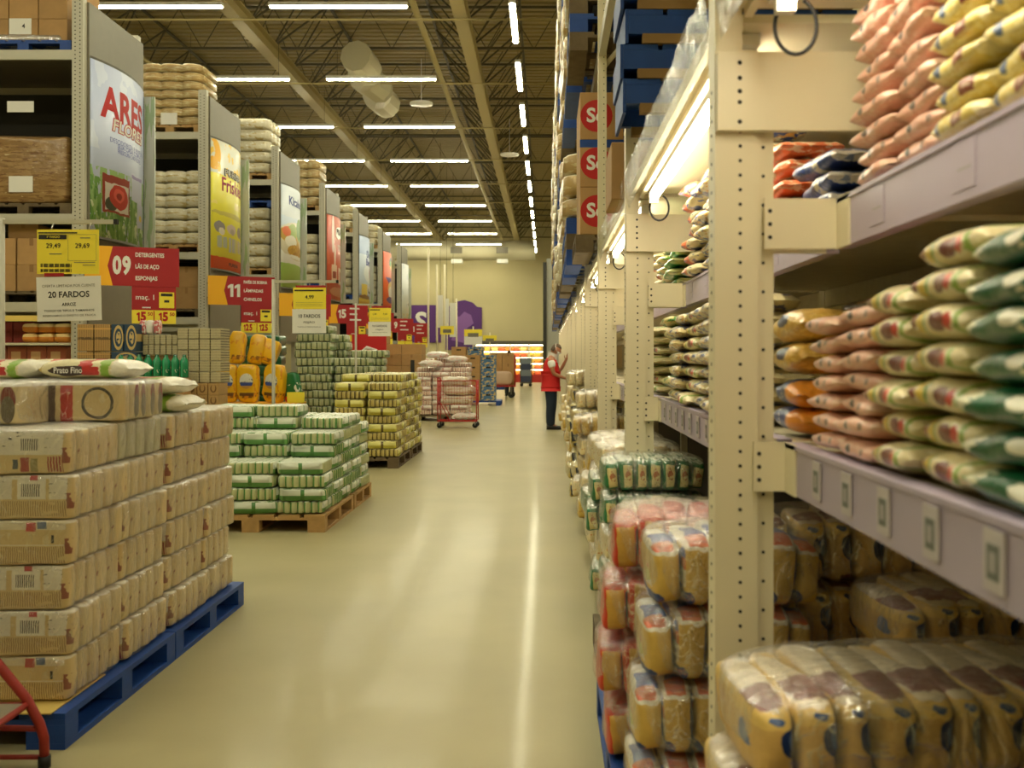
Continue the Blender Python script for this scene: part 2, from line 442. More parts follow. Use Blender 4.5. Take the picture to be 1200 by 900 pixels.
for x in (-3.6, -6.8, -10.2):
    for y in yrow:
        if y in inview:
            k = inview.index(y); lab = f'white strip light across the ceiling, {ROWN[k]} of the {colname[x]}'
        else: lab = 'white strip light across the ceiling, nearer than the photo shows'
        if lp is None: lp = lamp_proto(2.4, 1.0, lab, 'strip lights across the ceiling'); lp.location = (x, y, 7.47); lp['label'] = lab
        else: dup(lp, (x, y, 7.47), 0, lab)
lq = None
for k in range(-5, 12):
    y = 18.2 + 3.45 * k
    lab = f'lengthwise strip light in the long line over the aisle, {ROWN[k]} in view' if k >= 0 else 'lengthwise strip light over the aisle, nearer than the photo shows'
    if lq is None: lq = lamp_proto(2.15, .9, lab, 'long line of strip lights over the aisle'); lq.rotation_euler.z = R(90); lq.location = (-.585, y, 7.47); lq['label'] = lab
    else: dup(lq, (-.585, y, 7.47), R(90), lab)

# ---------------------------------------------------------------- ducts
d = thing('air_duct', 'white kinked round air duct hanging under the roof above the left lights', 'air duct', (-4.25, 22.25, 8.1))
pts = [(0, 0, .05), (.12, .75, -.06), (-.1, 1.4, -.02), (.16, 2.1, -.12), (-.02, 2.9, -.08), (.14, 3.6, -.14)]
for a, b_ in zip(pts, pts[1:]):
    m_ = MB(); m_.tube([a, b_], .36, 10, smooth=False); m_.build('duct_segment', M_duct, d)
d = thing('air_duct', 'long white horizontal air duct high along the back wall', 'air duct', (0, 55, 7.35))
m_ = MB(); m_.tube([(-9, 0, 0), (-.6, 0, 0)], .55, 18); m_.build('duct_tube', M_duct, d)
for x in (-4.9, -2.4):
    m_ = MB(); m_.box(x - .32, -.56, -.22, x + .32, -.40, .12); m_.build('air_vent', M_grey, d)
    m_ = MB(); m_.box(x - .3, -.3, -.72, x + .3, .2, -.5); m_.build('duct_collar', M_white, d)
for (x, y) in ((-3.0, 24), (-1.1, 30)):
    m_ = MB(); m_.lathe([(.02, 0), (.28, 0), (.28, .04), (.06, .07), (.008, .10), (.008, 1.1)], 16); o = m_.build('ceiling_sensor', M_white, loc=(x, y, 7.5))
    tag(o, 'small white round ceiling sensor beside the nearer lights' if y < 26 else 'small white round ceiling sensor close to the long light line', 'sensor')

# ---------------------------------------------------------------- back wall
# chilled cases at the far opening
cs = thing('chilled_case', 'glowing wall of chilled display shelves at the far end of the aisle', 'fridge', (-2.0, 58.2, 0))
m_ = MB(); m_.box(-2.1, 0, 0, 1.85, .9, .45); m_.build('case_base', M_red, cs)
m_ = MB(); m_.box(-2.1, .85, .45, 1.85, 1.0, 2.25); m_.build('case_back', zmat('case_back', (250, 214, 130)), cs)
m_ = MB(); m_.box(-2.15, 0, 2.2, 1.9, 1.0, 2.42); m_.build('case_canopy', M_dgrey, cs)
for x in (-2.12, -.1, 1.0, 1.86):
    m_ = MB(); m_.box(x - .04, 0, .45, x + .04, 1, 2.25); m_.build('case_divider', M_white, cs)
for k, z in enumerate((.75, 1.1, 1.45, 1.8)):
    m_ = MB(); m_.box(-2.05, .15, z, 1.8, .85, z + .03); sh = m_.build('case_shelf', M_white, cs)
    m_ = MB(); m_.box(-2.05, .15, z - .04, 1.8, .19, z - .002); m_.build('case_tube', E_case, sh)
m_ = MB(); m_.box(-2.05, .1, 2.14, 1.8, .18, 2.19); m_.build('case_tube', E_case, cs)
pk = None; rnd = random.Random(5)
cols = [(240, 150, 60), (236, 200, 90), (220, 110, 70), (250, 220, 150)]
pkm = []
for c in cols:
    m_ = MB(); m_.box(-.17, 0, 0, .17, .3, .2); pkm.append(m_.mesh('chilled_pack', zmat('pack%d' % cols.index(c), c, rough=.4)))
for k, z in enumerate((.455, .785, 1.135, 1.485, 1.835)):
    for i in range(9):
        o = link('chilled_pack', pkm[rnd.randrange(4)], loc=(-3.85 + i * .42, 58.45, z), bevel=.02)
        tag(o, 'small orange and yellow pack on the glowing chilled shelves', 'pack', 'packs on the far chilled shelves')
# purple department board with the white letter at its right end, and the arched board
b = thing('department_board', 'long purple wall board with a white letter at its right end', 'sign', (-6.5, YB - .08, 2.35))
m_ = MB(); m_.box(-3.0, -.05, 0, .2, .05, 2.25); m_.build('board_panel', M_purple, b)
m_ = MB(); lettering(m_, 'S', -1.0, 1.2, 1.55, y=-.06, bold=.03); m_.build('lettering', M_white, b)
b = thing('arched_board', 'purple arched wall board with a pale lilac figure', 'sign', (-5.1, YB - .08, 1.9))
m_ = MB(); pr = [(-.95, 0), (1.25, 0), (1.25, 2.55), (.95, 2.6), (.7, 2.85), (.2, 3.0), (-.3, 2.9), (-.6, 2.65), (-.95, 2.6)]
n = len(pr); m_.add([(x, -.05, z) for x, z in pr] + [(x, .05, z) for x, z in pr], [tuple(range(n)), tuple(range(2*n-1, n-1, -1))] + [(i, n+i, n+(i+1)%n, (i+1)%n) for i in range(n)])
m_.build('board_panel', M_purple, b)
m_ = MB(); pr = [(-.6, .6), (.3, .4), (.55, .9), (.35, 1.3), (.75, 1.6), (.6, 2.1), (.2, 2.3), (-.1, 2.0), (-.45, 2.1), (-.3, 1.7), (-.6, 1.5), (-.4, 1.1)]
n = len(pr); m_.add([(x, -.056, z) for x, z in pr], [tuple(range(n))]); m_.build('pale_figure', zmat('lilac', (132, 86, 158)), b)
# ================================================================ RIGHT: long-span rack along the aisle
BAY = 2.58; UY = [2.3 + BAY * i for i in range(12)]
def upright_proto():
    t = thing('rack_upright', 'x x x x', 'rack upright', (0, 0, 0), 0, 'cream uprights of the right rack')
    m_ = MB(); m_.box(.389, 0, 0, .487, .09, 2.11, 0); m_.box(.487, .014, 0, .527, .075, 2.11, 0)
    m_.box(.389, 0, 2.11, .452, .09, 7.2, 0)
    for k in range(59):
        z = .08 + k * .0335
        m_.disc((.447, 0, z), .0042, '-y', 8, 1); m_.disc((.389, .045, z), .0042, '-x', 8, 1)
        if k % 2 == 0: m_.disc((.503, .014, z), .004, '-y', 8, 1)
    for k in range(96): m_.disc((.432, 0, 2.2 + k * .05), .0045, '-y', 6, 1)
    m_.build('front_post', [M_cream, M_hole], t)
    m_ = MB(); m_.box(.375, -.012, 0, .54, .11, .008); m_.build('base_plate', M_creamd, t)
    m_ = MB(); m_.box(1.36, 0, 0, 1.44, .09, 7.2); m_.build('rear_post', M_creamd, t)
    m_ = MB(); m_.box(.391, -.022, 1.92, 1.36, -.002, 2.10, 0)
    for z in (1.94, 1.985, 2.01, 2.04, 2.075): m_.disc((.442, -.022, z), .0055, '-y', 8, 1)
    m_.build('cross_panel', [M_cream, M_hole], t, bevel=.003)
    m_ = MB()
    for z0, z1 in ((2.5, 3.6), (3.6, 4.7), (4.7, 5.8)):
        m_.tube([(.44, .05, z0), (1.38, .05, z1)], .022, 6)
    m_.build('diagonal_brace', M_creamd, t)
    return t
WHO = ['at the near right foreground'] + ['%s from the camera along the right rack' % ORD[i + 1] for i in range(1, 12)]
up0 = None
for i, y in enumerate(UY):
    lab = f'cream perforated steel rack upright, {WHO[i]}'
    if up0 is None: up0 = upright_proto(); up0.location = (0, y, 0); up0['label'] = lab
    else: dup(up0, (0, y, 0), 0, lab)

LV = (('lower', .55, 1.097, 1.203, .475), ('upper', .668, 1.652, 1.76, .50))
BAYN = ['nearest bay'] + ['%s bay from the camera' % ORD[i + 1] for i in range(1, 12)]
M_taga = zmat('price_tag', (186, 178, 180), rough=.5); M_tagc = zmat('price_tag_inner', (160, 154, 154), rough=.6); M_tagb = zmat('price_tag_print', (104, 108, 102), rough=.6)
sp = {}
for i in range(0, 12):
    y0, y1 = UY[i] - BAY + .095, UY[i] - .003
    for nm, xs, z0, z1, xc in LV:
        lab = f'{nm} shelf with lavender front rail, {BAYN[i]} of right rack'
        if (nm, 1) in sp and i > 1: dup(sp[nm, 1], (0, y0, 0), 0, lab); continue
        t = thing('rack_shelf', lab, 'shelf', (0, y0, 0), 0, 'shelves of the right rack'); LN = y1 - y0
        if i == 1: sp[nm, 1] = t
        m_ = MB(); m_.box(xs, 0, z0, xs + .035, LN, z1); m_.box(xs - .004, 0, z1 - .006, xs + .04, LN, z1 + .004); m_.build('front_rail', M_lav, t)
        m_ = MB(); m_.box(xs + .036, 0, z1 - .03, 1.36, LN, z1 - .004); m_.build('shelf_deck', M_creamd, t)
        m_ = MB(); m_.box(1.361, 0, z0, 1.40, LN, z1 - .004); m_.build('rear_rail', M_creamd, t)
        for yy, s in ((LN - .006, -1), (.0, 1)):
            m_ = MB(); m_.box(xc, yy - .008, z0 - .001, xs + .002, yy, z1 + .006, 0)
            if s < 0:
                m_.box(xs + .0005, yy - .10, z0 - .002, xs - .004, yy, z1 + .006, 0)
                for q in (.025, .055, .085): m_.disc((xc + .012, yy - .008, z0 + q), .005, '-y', 8, 1)
            m_.build('end_connector', [M_cream, M_hole], t)
        ns = 9 if nm == 'lower' else 5
        for k in range(ns):
            yy = LN - .28 - k * (.20 if nm == 'lower' else .42)
            if yy < .1: continue
            m_ = MB(); w = .055 if nm == 'lower' else .09
            fl = 0 if nm == 'lower' else .0040
            m_.box(xs - .0055 + fl, yy - w/2, z0 + .018, xs - .0015 + fl, yy + w/2, z1 - .012, 0)
            if nm == 'lower': m_.box(xs - .0062, yy - .017, z0 + .032, xs - .0054, yy + .017, z0 + .076, 1); m_.box(xs - .0067, yy - .009, z0 + .042, xs - .0061, yy + .009, z0 + .066, 2)
            else: m_.box(xs - .0022, yy - .03, z0 + .05, xs - .0014, yy + .02, z0 + .053, 1)
            m_.build('price_tag', [M_taga if nm == 'lower' else M_lav, M_tagb if nm == 'lower' else M_tagc, M_tagc], t)

M_film = film_mat('clear_film', .88, folds=.5); M_filmrail = film_mat('clear_rail_film', .80, (.88, .90, .86), .10, 8, .28)
M_back = zmat('rack_back', (206, 184, 128), rough=.6)
dk = None
for i in range(0, 12):
    y0, y1 = UY[i] - BAY + .095, UY[i] - .003; LN = y1 - y0
    lab = f'cream top deck with plastic edge film, {BAYN[i]} of right rack'
    if dk is not None: dup(dk, (0, y0, 0), 0, lab); continue
    t = thing('rack_deck', lab, 'rack deck', (0, y0, 0), 0, 'top decks of the right rack')
    if i >= 1: dk = t
    m_ = MB(); m_.box(.43, 0, 2.205, 1.36, LN, 2.225); m_.build('deck_panel', M_cream, t)
    m_ = MB(); m_.box(.455, 0, 2.185, .475, LN, 2.204); m_.box(.41, 0, 2.19, .43, LN, 2.235); m_.build('front_beam', M_cream, t)
    m_ = MB(); m_.box(1.361, 0, 2.10, 1.40, LN, 2.22); m_.build('rear_beam', zmat('rear_beam', (150, 112, 66)), t)
    m_ = MB(); m_.box(1.42, 0, 1.78, 1.43, LN, 2.1); m_.box(1.42, 0, 1.22, 1.43, LN, 1.64); m_.build('back_panel', M_back, t)
    m_ = MB(); m_.box(1.42, 0, 0, 1.43, LN, 1.1); m_.build('light_block', zmat('light_block', (62, 54, 42), rough=.8), t)  # added back closing off bounce light, coloured dark to deepen shade below the shelf
    m_ = MB(); vs = []; fs = []; nx = 60; rr = random.Random(3)
    for a in range(nx + 1):
        y = LN * a / nx
        for b in range(7):
            z = 2.125 + .175 * b / 6
            vs.append((.398 - .02 * b / 6 + .010 * noise.noise((y * 5, z * 12, i)) + .006 * noise.noise((y * 17, z * 9, 2)), y, z))
    for a in range(nx):
        for b in range(6): fs.append((a*7+b, (a+1)*7+b, (a+1)*7+b+1, a*7+b+1))
    m_.add(vs, fs, 0, True); m_.build('edge_film', M_filmrail, t)
    # lower pallet-level beams above
    m_ = MB(); m_.box(.395, 0, 3.66, .445, LN, 3.76); m_.box(1.36, 0, 3.66, 1.41, LN, 3.76); m_.build('pallet_beam', M_post, t)
    m_ = MB(); m_.box(.395, 0, 5.2, .445, LN, 5.3); m_.box(1.36, 0, 5.2, 1.41, LN, 5.3); m_.build('pallet_beam', M_post, t)

ls = None
for i in range(0, 12):
    y0 = UY[i] - BAY + .12
    lab = f'bright tube lamp under the top deck, {BAYN[i]} of right rack'
    if ls is not None: dup(ls, (0, y0, 0), 0, lab); continue
    t = thing('shelf_lamp', lab, 'tube lamp', (0, y0, 0), 0, 'tube lamps under the top deck'); ls = t
    m_ = MB(); m_.tube([(.505, .12, 2.155), (.505, 2.26, 2.155)], .019, 12); m_.build('lamp_tube', E_shelf, t)
    m_ = MB(); m_.box(.485, .05, 2.176, .53, 2.35, 2.203); m_.build('lamp_housing', M_white, t)
    for y in (.10, 2.27): m_ = MB(); m_.box(.485, y - .015, 2.13, .525, y + .015, 2.177); m_.build('tube_holder', M_white, t)
    m_ = MB(); m_.tube([(.535 + .045 * math.cos(a * .2), 2.3, 2.112 + .06 * math.sin(a * .2)) for a in range(6, -19, -1)], .0045, 8); m_.build('lamp_cable', M_black, t)

# ---------------------------------------------------------------- pillow bags on the shelves
def bagmat(n, base, zones, **k): return zmat('bag_' + n, base, zones, rough=.34, coat=.35, bump=.5, bscale=45, var=.07, warp=.05, wscale=6, mottle=.05, mscale=60, **k)
BM = {
 'pink': bagmat('pink', (228, 178, 156), [((236, 202, 182), ('noise', 14, .58)), ((230, 196, 172), ('ends', 'x', .08)), ((92, 84, 84), ('ell', 'x', 'z', .62, .55, .05, .18)), ((134, 108, 98), ('ell', 'x', 'z', .25, .55, .04, .16))]),
 'yellow': bagmat('yellow', (222, 202, 118), [((232, 220, 164), ('noise', 10, .55)), ((236, 224, 176), ('ends', 'x', .09)), ((84, 100, 130), ('ell', 'x', 'z', .76, .5, .06, .22)), ((136, 70, 54), ('x', .22, .46), ('z', .3, .78)), ((196, 170, 150), ('x', .28, .40), ('z', .46, .6))]),
 'cream': bagmat('cream', (222, 208, 162), [((230, 222, 190), ('noise', 9, .58)), ((126, 54, 42), ('ell', 'x', 'z', .87, .55, .05, .26)), ((206, 178, 70), ('x', .70, .80), ('z', .2, .9)), ((120, 150, 66), ('x', .66, .695)), ((112, 50, 40), ('ell', 'x', 'z', .44, .5, .15, .26)), ((196, 66, 50), ('ell', 'x', 'z', .27, .5, .055, .24)), ((140, 166, 76), ('x', .13, .19))]),
 'green': bagmat('green', (216, 214, 184), [((16, 88, 52), ('noise', 3, .43), ('x', .10, .84)), ((16, 88, 52), ('ell', 'x', 'z', .50, .45, .26, .44)), ((228, 226, 206), ('ell', 'x', 'z', .34, .62, .12, .2)), ((150, 184, 110), ('ends', 'x', .08))]),
 'gold': bagmat('gold', (206, 164, 72), [((222, 188, 100), ('noise', 9, .54)), ((34, 52, 92), ('ell', 'x', 'z', .5, .66, .2, .2))]),
 'blue': bagmat('blue', (50, 66, 120), [((226, 146, 50), ('x', 0, .36)), ((216, 212, 196), ('x', .84, 1.01)), ((214, 210, 196), ('x', .6, .75), ('noise', 6, .55))]),
 'navy': bagmat('navy', (40, 60, 118), [((216, 206, 176), ('x', .30, .42)), ((206, 200, 190), ('ends', 'x', .08)), ((120, 134, 170), ('noise', 6, .6))]),
 'orange': bagmat('orange', (220, 112, 62), [((234, 206, 170), ('noise', 6, .54))]),
 'whiteblue': bagmat('whiteblue', (218, 206, 168), [((46, 66, 132), ('noise', 3, .51)), ((206, 160, 76), ('noise', 5, .56)), ((232, 226, 206), ('noise', 7, .62)), ((224, 208, 150), ('ends', 'x', .08))]),
 'whiteorange': bagmat('whiteorange', (220, 206, 164), [((214, 96, 50), ('x', .55, 1.1), ('noise', 3, .40)), ((70, 84, 146), ('noise', 4, .58)), ((220, 206, 160), ('ends', 'x', .08))]),
 'mixgreen': bagmat('mixgreen', (210, 196, 128), [((70, 126, 54), ('noise', 3, .51)), ((190, 140, 70), ('noise', 7, .63))]),
 'leaf': bagmat('leaf', (60, 140, 58), [((204, 200, 140), ('ends', 'x', .16)), ((190, 200, 140), ('noise', 5, .6))]),
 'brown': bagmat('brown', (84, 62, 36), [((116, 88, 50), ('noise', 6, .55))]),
}
BAGME = {}
def bag_me(kind, L_, W_, H_, seed, full=3.6):
    k = (kind, round(L_, 3), round(W_, 3), round(H_, 3), seed, full)
    if k not in BAGME: BAGME[k] = pillow_mesh('grain_bag', L_, W_, H_, BM[kind], seed, full=full)
    return BAGME[k]
rb = random.Random(11)
DESC = {'pink': 'pink bag', 'yellow': 'yellow bag with dark label', 'cream': 'cream rice bag with red label', 'green': 'green and white bag',
        'gold': 'golden bag with blue label', 'blue': 'blue bag with orange end', 'orange': 'orange bag', 'navy': 'dark blue bag', 'whiteblue': 'white and blue bag',
        'whiteorange': 'cream and orange bag', 'mixgreen': 'pale yellow-green bag', 'leaf': 'leaf green bag', 'brown': 'dark brown bag'}
def bag_column(kind, x, y, z, n, L_, W_, H_, where, jit=.012, full=3.6):
    for k in range(n):
        o = link('grain_bag', bag_me(kind, L_, W_, H_, k % 3, full), loc=(x + rb.uniform(-jit, jit), y + rb.uniform(-.008, .008), z + k * H_ * .97 + .001),
                 rot=(R(rb.uniform(-1.5, 1.5)), R(rb.uniform(-2, 2)), R(90 + rb.uniform(-5, 5))))
        tag(o, f'{DESC[kind]}, {layer(k, n)} one, {where}', 'bag', f'{kind} bags, {where}')
zl, zu = 1.207, 1.764
# nearest bay, lower shelf
bag_column('green', .675, 1.00, zl, 8, .235, .21, .050, 'at the near end of the lower shelf')
bag_column('green', .675, 1.245, zl, 7, .25, .21, .053, 'next to cream bags, lower shelf')
bag_column('cream', .672, 1.465, zl, 7, .205, .20, .056, 'next to green bags, lower shelf')
bag_column('cream', .668, 1.66, zl, 6, .20, .20, .054, 'next to pink bags, lower shelf')
bag_column('pink', .665, 1.86, zl, 7, .215, .19, .043, 'next to cream bags, lower shelf')
bag_column('pink', .66, 2.07, zl, 7, .215, .19, .041, 'on lower shelf close to the near upright')
# second row behind, darker products deep in the lower shelf
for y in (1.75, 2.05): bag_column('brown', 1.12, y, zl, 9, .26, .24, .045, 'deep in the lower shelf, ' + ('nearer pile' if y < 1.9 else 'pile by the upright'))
# nearest bay, upper shelf
bag_column('yellow', .79, 1.22, zu, 8, .225, .21, .052, 'at the near end of the upper shelf')
bag_column('yellow', .785, 1.445, zu, 8, .22, .21, .052, 'in the middle of the near upper shelf')
bag_column('yellow', .78, 1.66, zu, 8, .215, .21, .052, 'next to pink bags, upper shelf')
bag_column('pink', .78, 1.875, zu, 9, .22, .20, .047, 'next to yellow bags, upper shelf')
bag_column('pink', .775, 2.095, zu, 9, .22, .20, .046, 'on upper shelf near the upright')
# second bay: beyond the near upright
bag_column('blue', .70, 2.56, zl, 2, .25, .2, .07, 'on the lower shelf just past the near upright')
bag_column('gold', .72, 2.58, zl + .15, 2, .26, .22, .085, 'over the blue bags past the near upright')
bag_column('brown', .95, 2.62, zl, 6, .28, .26, .06, 'behind the golden bags past the near upright')
bag_column('navy', .80, 2.66, zu, 3, .34, .2, .06, 'on the upper shelf past the near upright')
bag_column('orange', .77, 3.02, zu, 5, .32, .2, .055, 'on the upper shelf behind blue bags')
# second bay, part seen between the first two uprights
for q, (kind, y) in enumerate((('whiteorange', 3.05), ('whiteblue', 3.42), ('whiteblue', 3.73), ('cream', 4.02), ('whiteblue', 4.30), ('mixgreen', 4.6))):
    bag_column(kind, .665, y, zl, 7, .30, .21, .057, f'lower shelf, second bay, {ORD[q + 1]} stack', jit=.03, full=2.2)
for q, (kind, y, n, x) in enumerate((('whiteblue', 3.42, 7, .77), ('whiteblue', 3.75, 7, .765), ('whiteblue', 4.1, 7, .755), ('whiteorange', 4.5, 7, .735))):
    bag_column(kind, x, y, zu, n, .33, .22, .062, f'upper shelf, second bay, {ORD[q + 1]} stack', jit=.03, full=2.2)
for q, (kind, y) in enumerate((('cream', 5.5), ('gold', 5.95), ('whiteorange', 6.4), ('mixgreen', 6.85))):
    bag_column(kind, .665, y, zl, 7, .36, .2, .054, f'lower shelf, third bay, {ORD[q + 1]} stack', jit=.03, full=2.4)
for q, (kind, y) in enumerate((('leaf', 5.28), ('mixgreen', 5.66), ('whiteorange', 6.05))):
    bag_column(kind, .765, y, zu, 5, .34, .22, .055, f'upper shelf, third bay, {ORD[q + 1]} stack', jit=.03, full=2.4)

# ---------------------------------------------------------------- pallets
def pallet(label, loc, sx=1.2, sy=1.0, h=.14, mat=None, bmat=None, rotz=0, group=None, boards=6):
    mat = mat or M_wood; bmat = bmat or mat
    t = thing('pallet', label, 'pallet', loc, rotz, group)
    w = sx / (boards + (boards - 1) * .25); g = w * .25
    for k in range(boards):
        x0 = -sx/2 + k * (w + g); m_ = MB(); m_.box(x0, -sy/2, h - .022, x0 + w, sy/2, h); m_.build('deck_board', mat, t)
    for y in (-sy/2, -.05, sy/2 - .1):
        m_ = MB(); m_.box(-sx/2, y, h - .042, sx/2, y + .1, h - .0225); m_.build('stringer_board', mat, t)
        for x in (-sx/2, -.07, sx/2 - .14):
            m_ = MB(); m_.box(x, y, .022, x + .14, y + .1, h - .0425); m_.build('block', bmat, t)
    for x in (-sx/2, -.07, sx/2 - .14):
        m_ = MB(); m_.box(x, -sy/2, 0, x + .14, sy/2, .0215); m_.build('bottom_board', mat, t)
    return t

# ---------------------------------------------------------------- wrapped bundles on the floor of the right rack
def fbmat(n, base, zones, **k): return zmat('fardo_' + n, base, zones, rough=.42, coat=.2, bump=.5, bscale=20, var=.08, warp=.05, wscale=4, mottle=.06, mscale=25, **k)
FB = {
 'leaf': fbmat('leaf', (210, 170, 96), [((224, 190, 106), ('z', .74, .92)), ((20, 44, 96), ('ell', 'x', 'z', 1.0, .50, .30, .40)), ((20, 44, 96), ('ell', 'x', 'z', .78, .56, .26, .21)), ((66, 100, 156), ('ell', 'x', 'z', .80, .58, .12, .13)), ((58, 88, 140), ('ell', 'x', 'z', .50, .84, .16, .045)),
      ((70, 100, 156), ('x', -1, .06), ('ell', 'y', 'z', .25, .55, .10, .16)), ((112, 46, 40), ('x', .50, .92), ('z', .02, .15)), ((220, 206, 176), ('z', .925, 2)), ((130, 74, 72), ('z', .925, 2), ('y', .10, .42), ('x', .12, .86))]),
 'bluewhite': fbmat('bluewhite', (206, 170, 84), [((26, 62, 136), ('ell', 'x', 'z', 1.0, .52, .20, .42)), ((36, 66, 130), ('ell', 'x', 'z', .1, .12, .24, .13)), ((222, 216, 198), ('z', .84, 2)), ((76, 100, 168), ('z', .955, 2), ('y', .25, .6)), ((206, 96, 56), ('z', .90, 2), ('x', .15, .75), ('y', -1, .3)),
      ((214, 206, 186), ('x', -1, .05), ('z', .3, 1)), ((76, 100, 168), ('x', -1, .05), ('z', .72, .86)), ((206, 104, 66), ('x', -1, .05), ('z', .56, .72)), ((190, 186, 90), ('x', -1, .05), ('ell', 'y', 'z', .35, .45, .16, .12))]),
 'redorange': fbmat('redorange', (206, 160, 70), [((206, 56, 30), ('x', -1, .24)), ((206, 56, 30), ('x', .80, 2)), ((206, 60, 34), ('z', -1, .10)), ((70, 60, 120), ('x', .84, .95), ('z', .3, .8)), ((190, 66, 34), ('z', .88, 2))]),
 'yellow': fbmat('yellow', (204, 170, 80), [((226, 206, 140), ('z', .9, 2)), ((190, 150, 66), ('noise', 6, .56))]),
 'yellowviolet': fbmat('yellowviolet', (204, 178, 96), [((74, 60, 110), ('x', .3, .75), ('z', .25, .75)), ((226, 216, 180), ('z', .88, 2))]),
 'green': fbmat('green', (24, 116, 66), [((214, 200, 140), ('x', .25, .75), ('z', .15, .8)), ((176, 110, 70), ('ell', 'x', 'z', .5, .5, .16, .2), ('noise', 5, .5)), ((206, 214, 190), ('z', .92, 2), ('noise', 4, .45))]),
 'pale': fbmat('pale', (224, 206, 158), [((206, 150, 90), ('noise', 6, .62)), ((236, 228, 206), ('z', .9, 2))]),
 'darkmix': fbmat('darkmix', (196, 172, 84), [((44, 46, 56), ('x', .2, .9), ('z', .2, .85)), ((222, 206, 120), ('z', .9, 2))]),
}
BDESC = {'leaf': 'film-wrapped bundle of yellow bags with blue ovals', 'bluewhite': 'wrapped bundle of yellow bags with blue leaf', 'redorange': 'film-wrapped bundle of red and orange bags',
         'yellow': 'film-wrapped bundle of plain yellow bags', 'yellowviolet': 'film-wrapped bundle of yellow and violet bags', 'green': 'film-wrapped bundle of dark green bags',
         'pale': 'pale film-wrapped bundle of cream bags', 'darkmix': 'wrapped bundle of dark labelled bags'}
FBM = {}
rf = random.Random(4)
def film_bundle(kind, n, bw, bd, bh, loc, where, group, rotz=0, film=True, wob=True):
    t = thing('wrapped_bundle', f'{BDESC[kind]} {where}', 'bundle', loc, rotz + R(rf.uniform(-5, 5)), group)
    for v in range(3):
        if (kind, bw, bd, bh, v) not in FBM: FBM[kind, bw, bd, bh, v] = block_mesh('bag', bw * 1.0, bd, bh, FB[kind], .42, 30, 16, .014, v + 1)
    for k in range(n):
        q = (k - (n - 1)/2) / max(1, (n - 1)/2)          # -1..1 across the bundle: the film pulls the end bags down and in
        link('bag', FBM[kind, bw, bd, bh, k % 3], t, (q * (n - 1)/2 * bw * .97, rf.uniform(-.006, .006), 0), rot=(0, R(rf.uniform(-2, 2) + 5 * q ** 3), 0), scale=(1.06, 1 - .10 * q ** 4, rf.uniform(.975, 1) - .13 * q ** 4))
    if film:
        key = ('film', n, bw, bd, bh)
        if key not in FBM: FBM[key] = block_mesh('film_wrap', n * bw + .022, bd + .022, bh + .008, M_film, .46, 72, 30, .012, 3)
        link('film_wrap', FBM[key], t, (0, 0, -.001))
    return t
# nearest bay foreground: stack of leaf bundles against the near upright
pallet('blue pallet under the nearest film-wrapped bundles, right foreground', (.86, 1.72, 0), 1.1, 1.0, .14, M_blue)
for k in range(4):
    film_bundle('leaf', 11, .070, .40, .165, (.72 + (0, -.03, .02, .025)[k] - (.02 if k == 2 else 0), 1.97, .141 + k * .166), f'in the right foreground, {layer(k, 4)} of its stack', 'bundles in the right foreground stack')
film_bundle('leaf', 6, .075, .40, .15, (1.07, 2.62, .66), 'lying behind the foreground stack', 'bundles under the lower shelf')
film_bundle('leaf', 7, .085, .36, .19, (.93, 2.98, .57), 'in shade behind the near upright, lower one', 'bundles under the lower shelf')
film_bundle('leaf', 7, .085, .36, .19, (.93, 2.98, .761), 'in shade behind the near upright, upper one', 'bundles under the lower shelf')
film_bundle('yellow', 7, .085, .36, .215, (.93, 2.98, .141), 'at the bottom in shade behind the near upright', 'bundles under the lower shelf')
film_bundle('yellow', 7, .085, .36, .212, (.93, 2.98, .357), 'second from the bottom in shade behind the near upright', 'bundles under the lower shelf')
# second bay: blue-leaf column and red column on a blue pallet
pallet('blue pallet under the second bay bundles beside the aisle', (.78, 3.3, 0), 1.16, 1.3, .14, M_blue)
ZB = [.141, .337, .533, .729]
for k, z in enumerate(ZB):
    film_bundle('bluewhite', 6, .076, .38, .192, (.515 - (.05, .045, .02, 0)[k], 2.82 + .01 * k, z), f'beside the near upright, {layer(k, 4)} of its stack', 'bundles beside the near upright')
for k, z in enumerate(ZB):
    film_bundle('redorange', 6, .080, .38, .188, (.46 - (.02, .05, .035, 0)[k], 3.28, z), f'behind the blue-leaf stack, {layer(k, 4)} of its stack', 'red bundles behind the blue-leaf stack')
for k, z in enumerate(ZB[:3]):
    film_bundle('bluewhite', 6, .076, .38, .192, (.47, 3.70, z), f'behind the red stack, {layer(k, 3)} of its stack', 'bundles behind the red stack')
pallet('dark wooden pallet under the plain yellow bundles in the second bay', (.78, 4.45, 0), 1.1, .95, .14, M_dwood)
for k, z in enumerate((.141, .302, .463, .624)):
    kd = 'yellowviolet' if k == 3 else 'yellow'
    film_bundle(kd, 7, .066, .40, .158, (.50 + .02 * k, 4.35, z), f'beside the second upright, {layer(k, 4)} of its stack', 'bundles beside the second upright')
for k, z in enumerate((.141, .302, .463, .624, .785)):
    film_bundle(('green', 'green', 'pale', 'green', 'green')[k], 7, .066, .40, .158, (.50, 4.78, z), f'close past the second upright, {layer(k, 5)} of its stack', 'bundles close past the second upright')
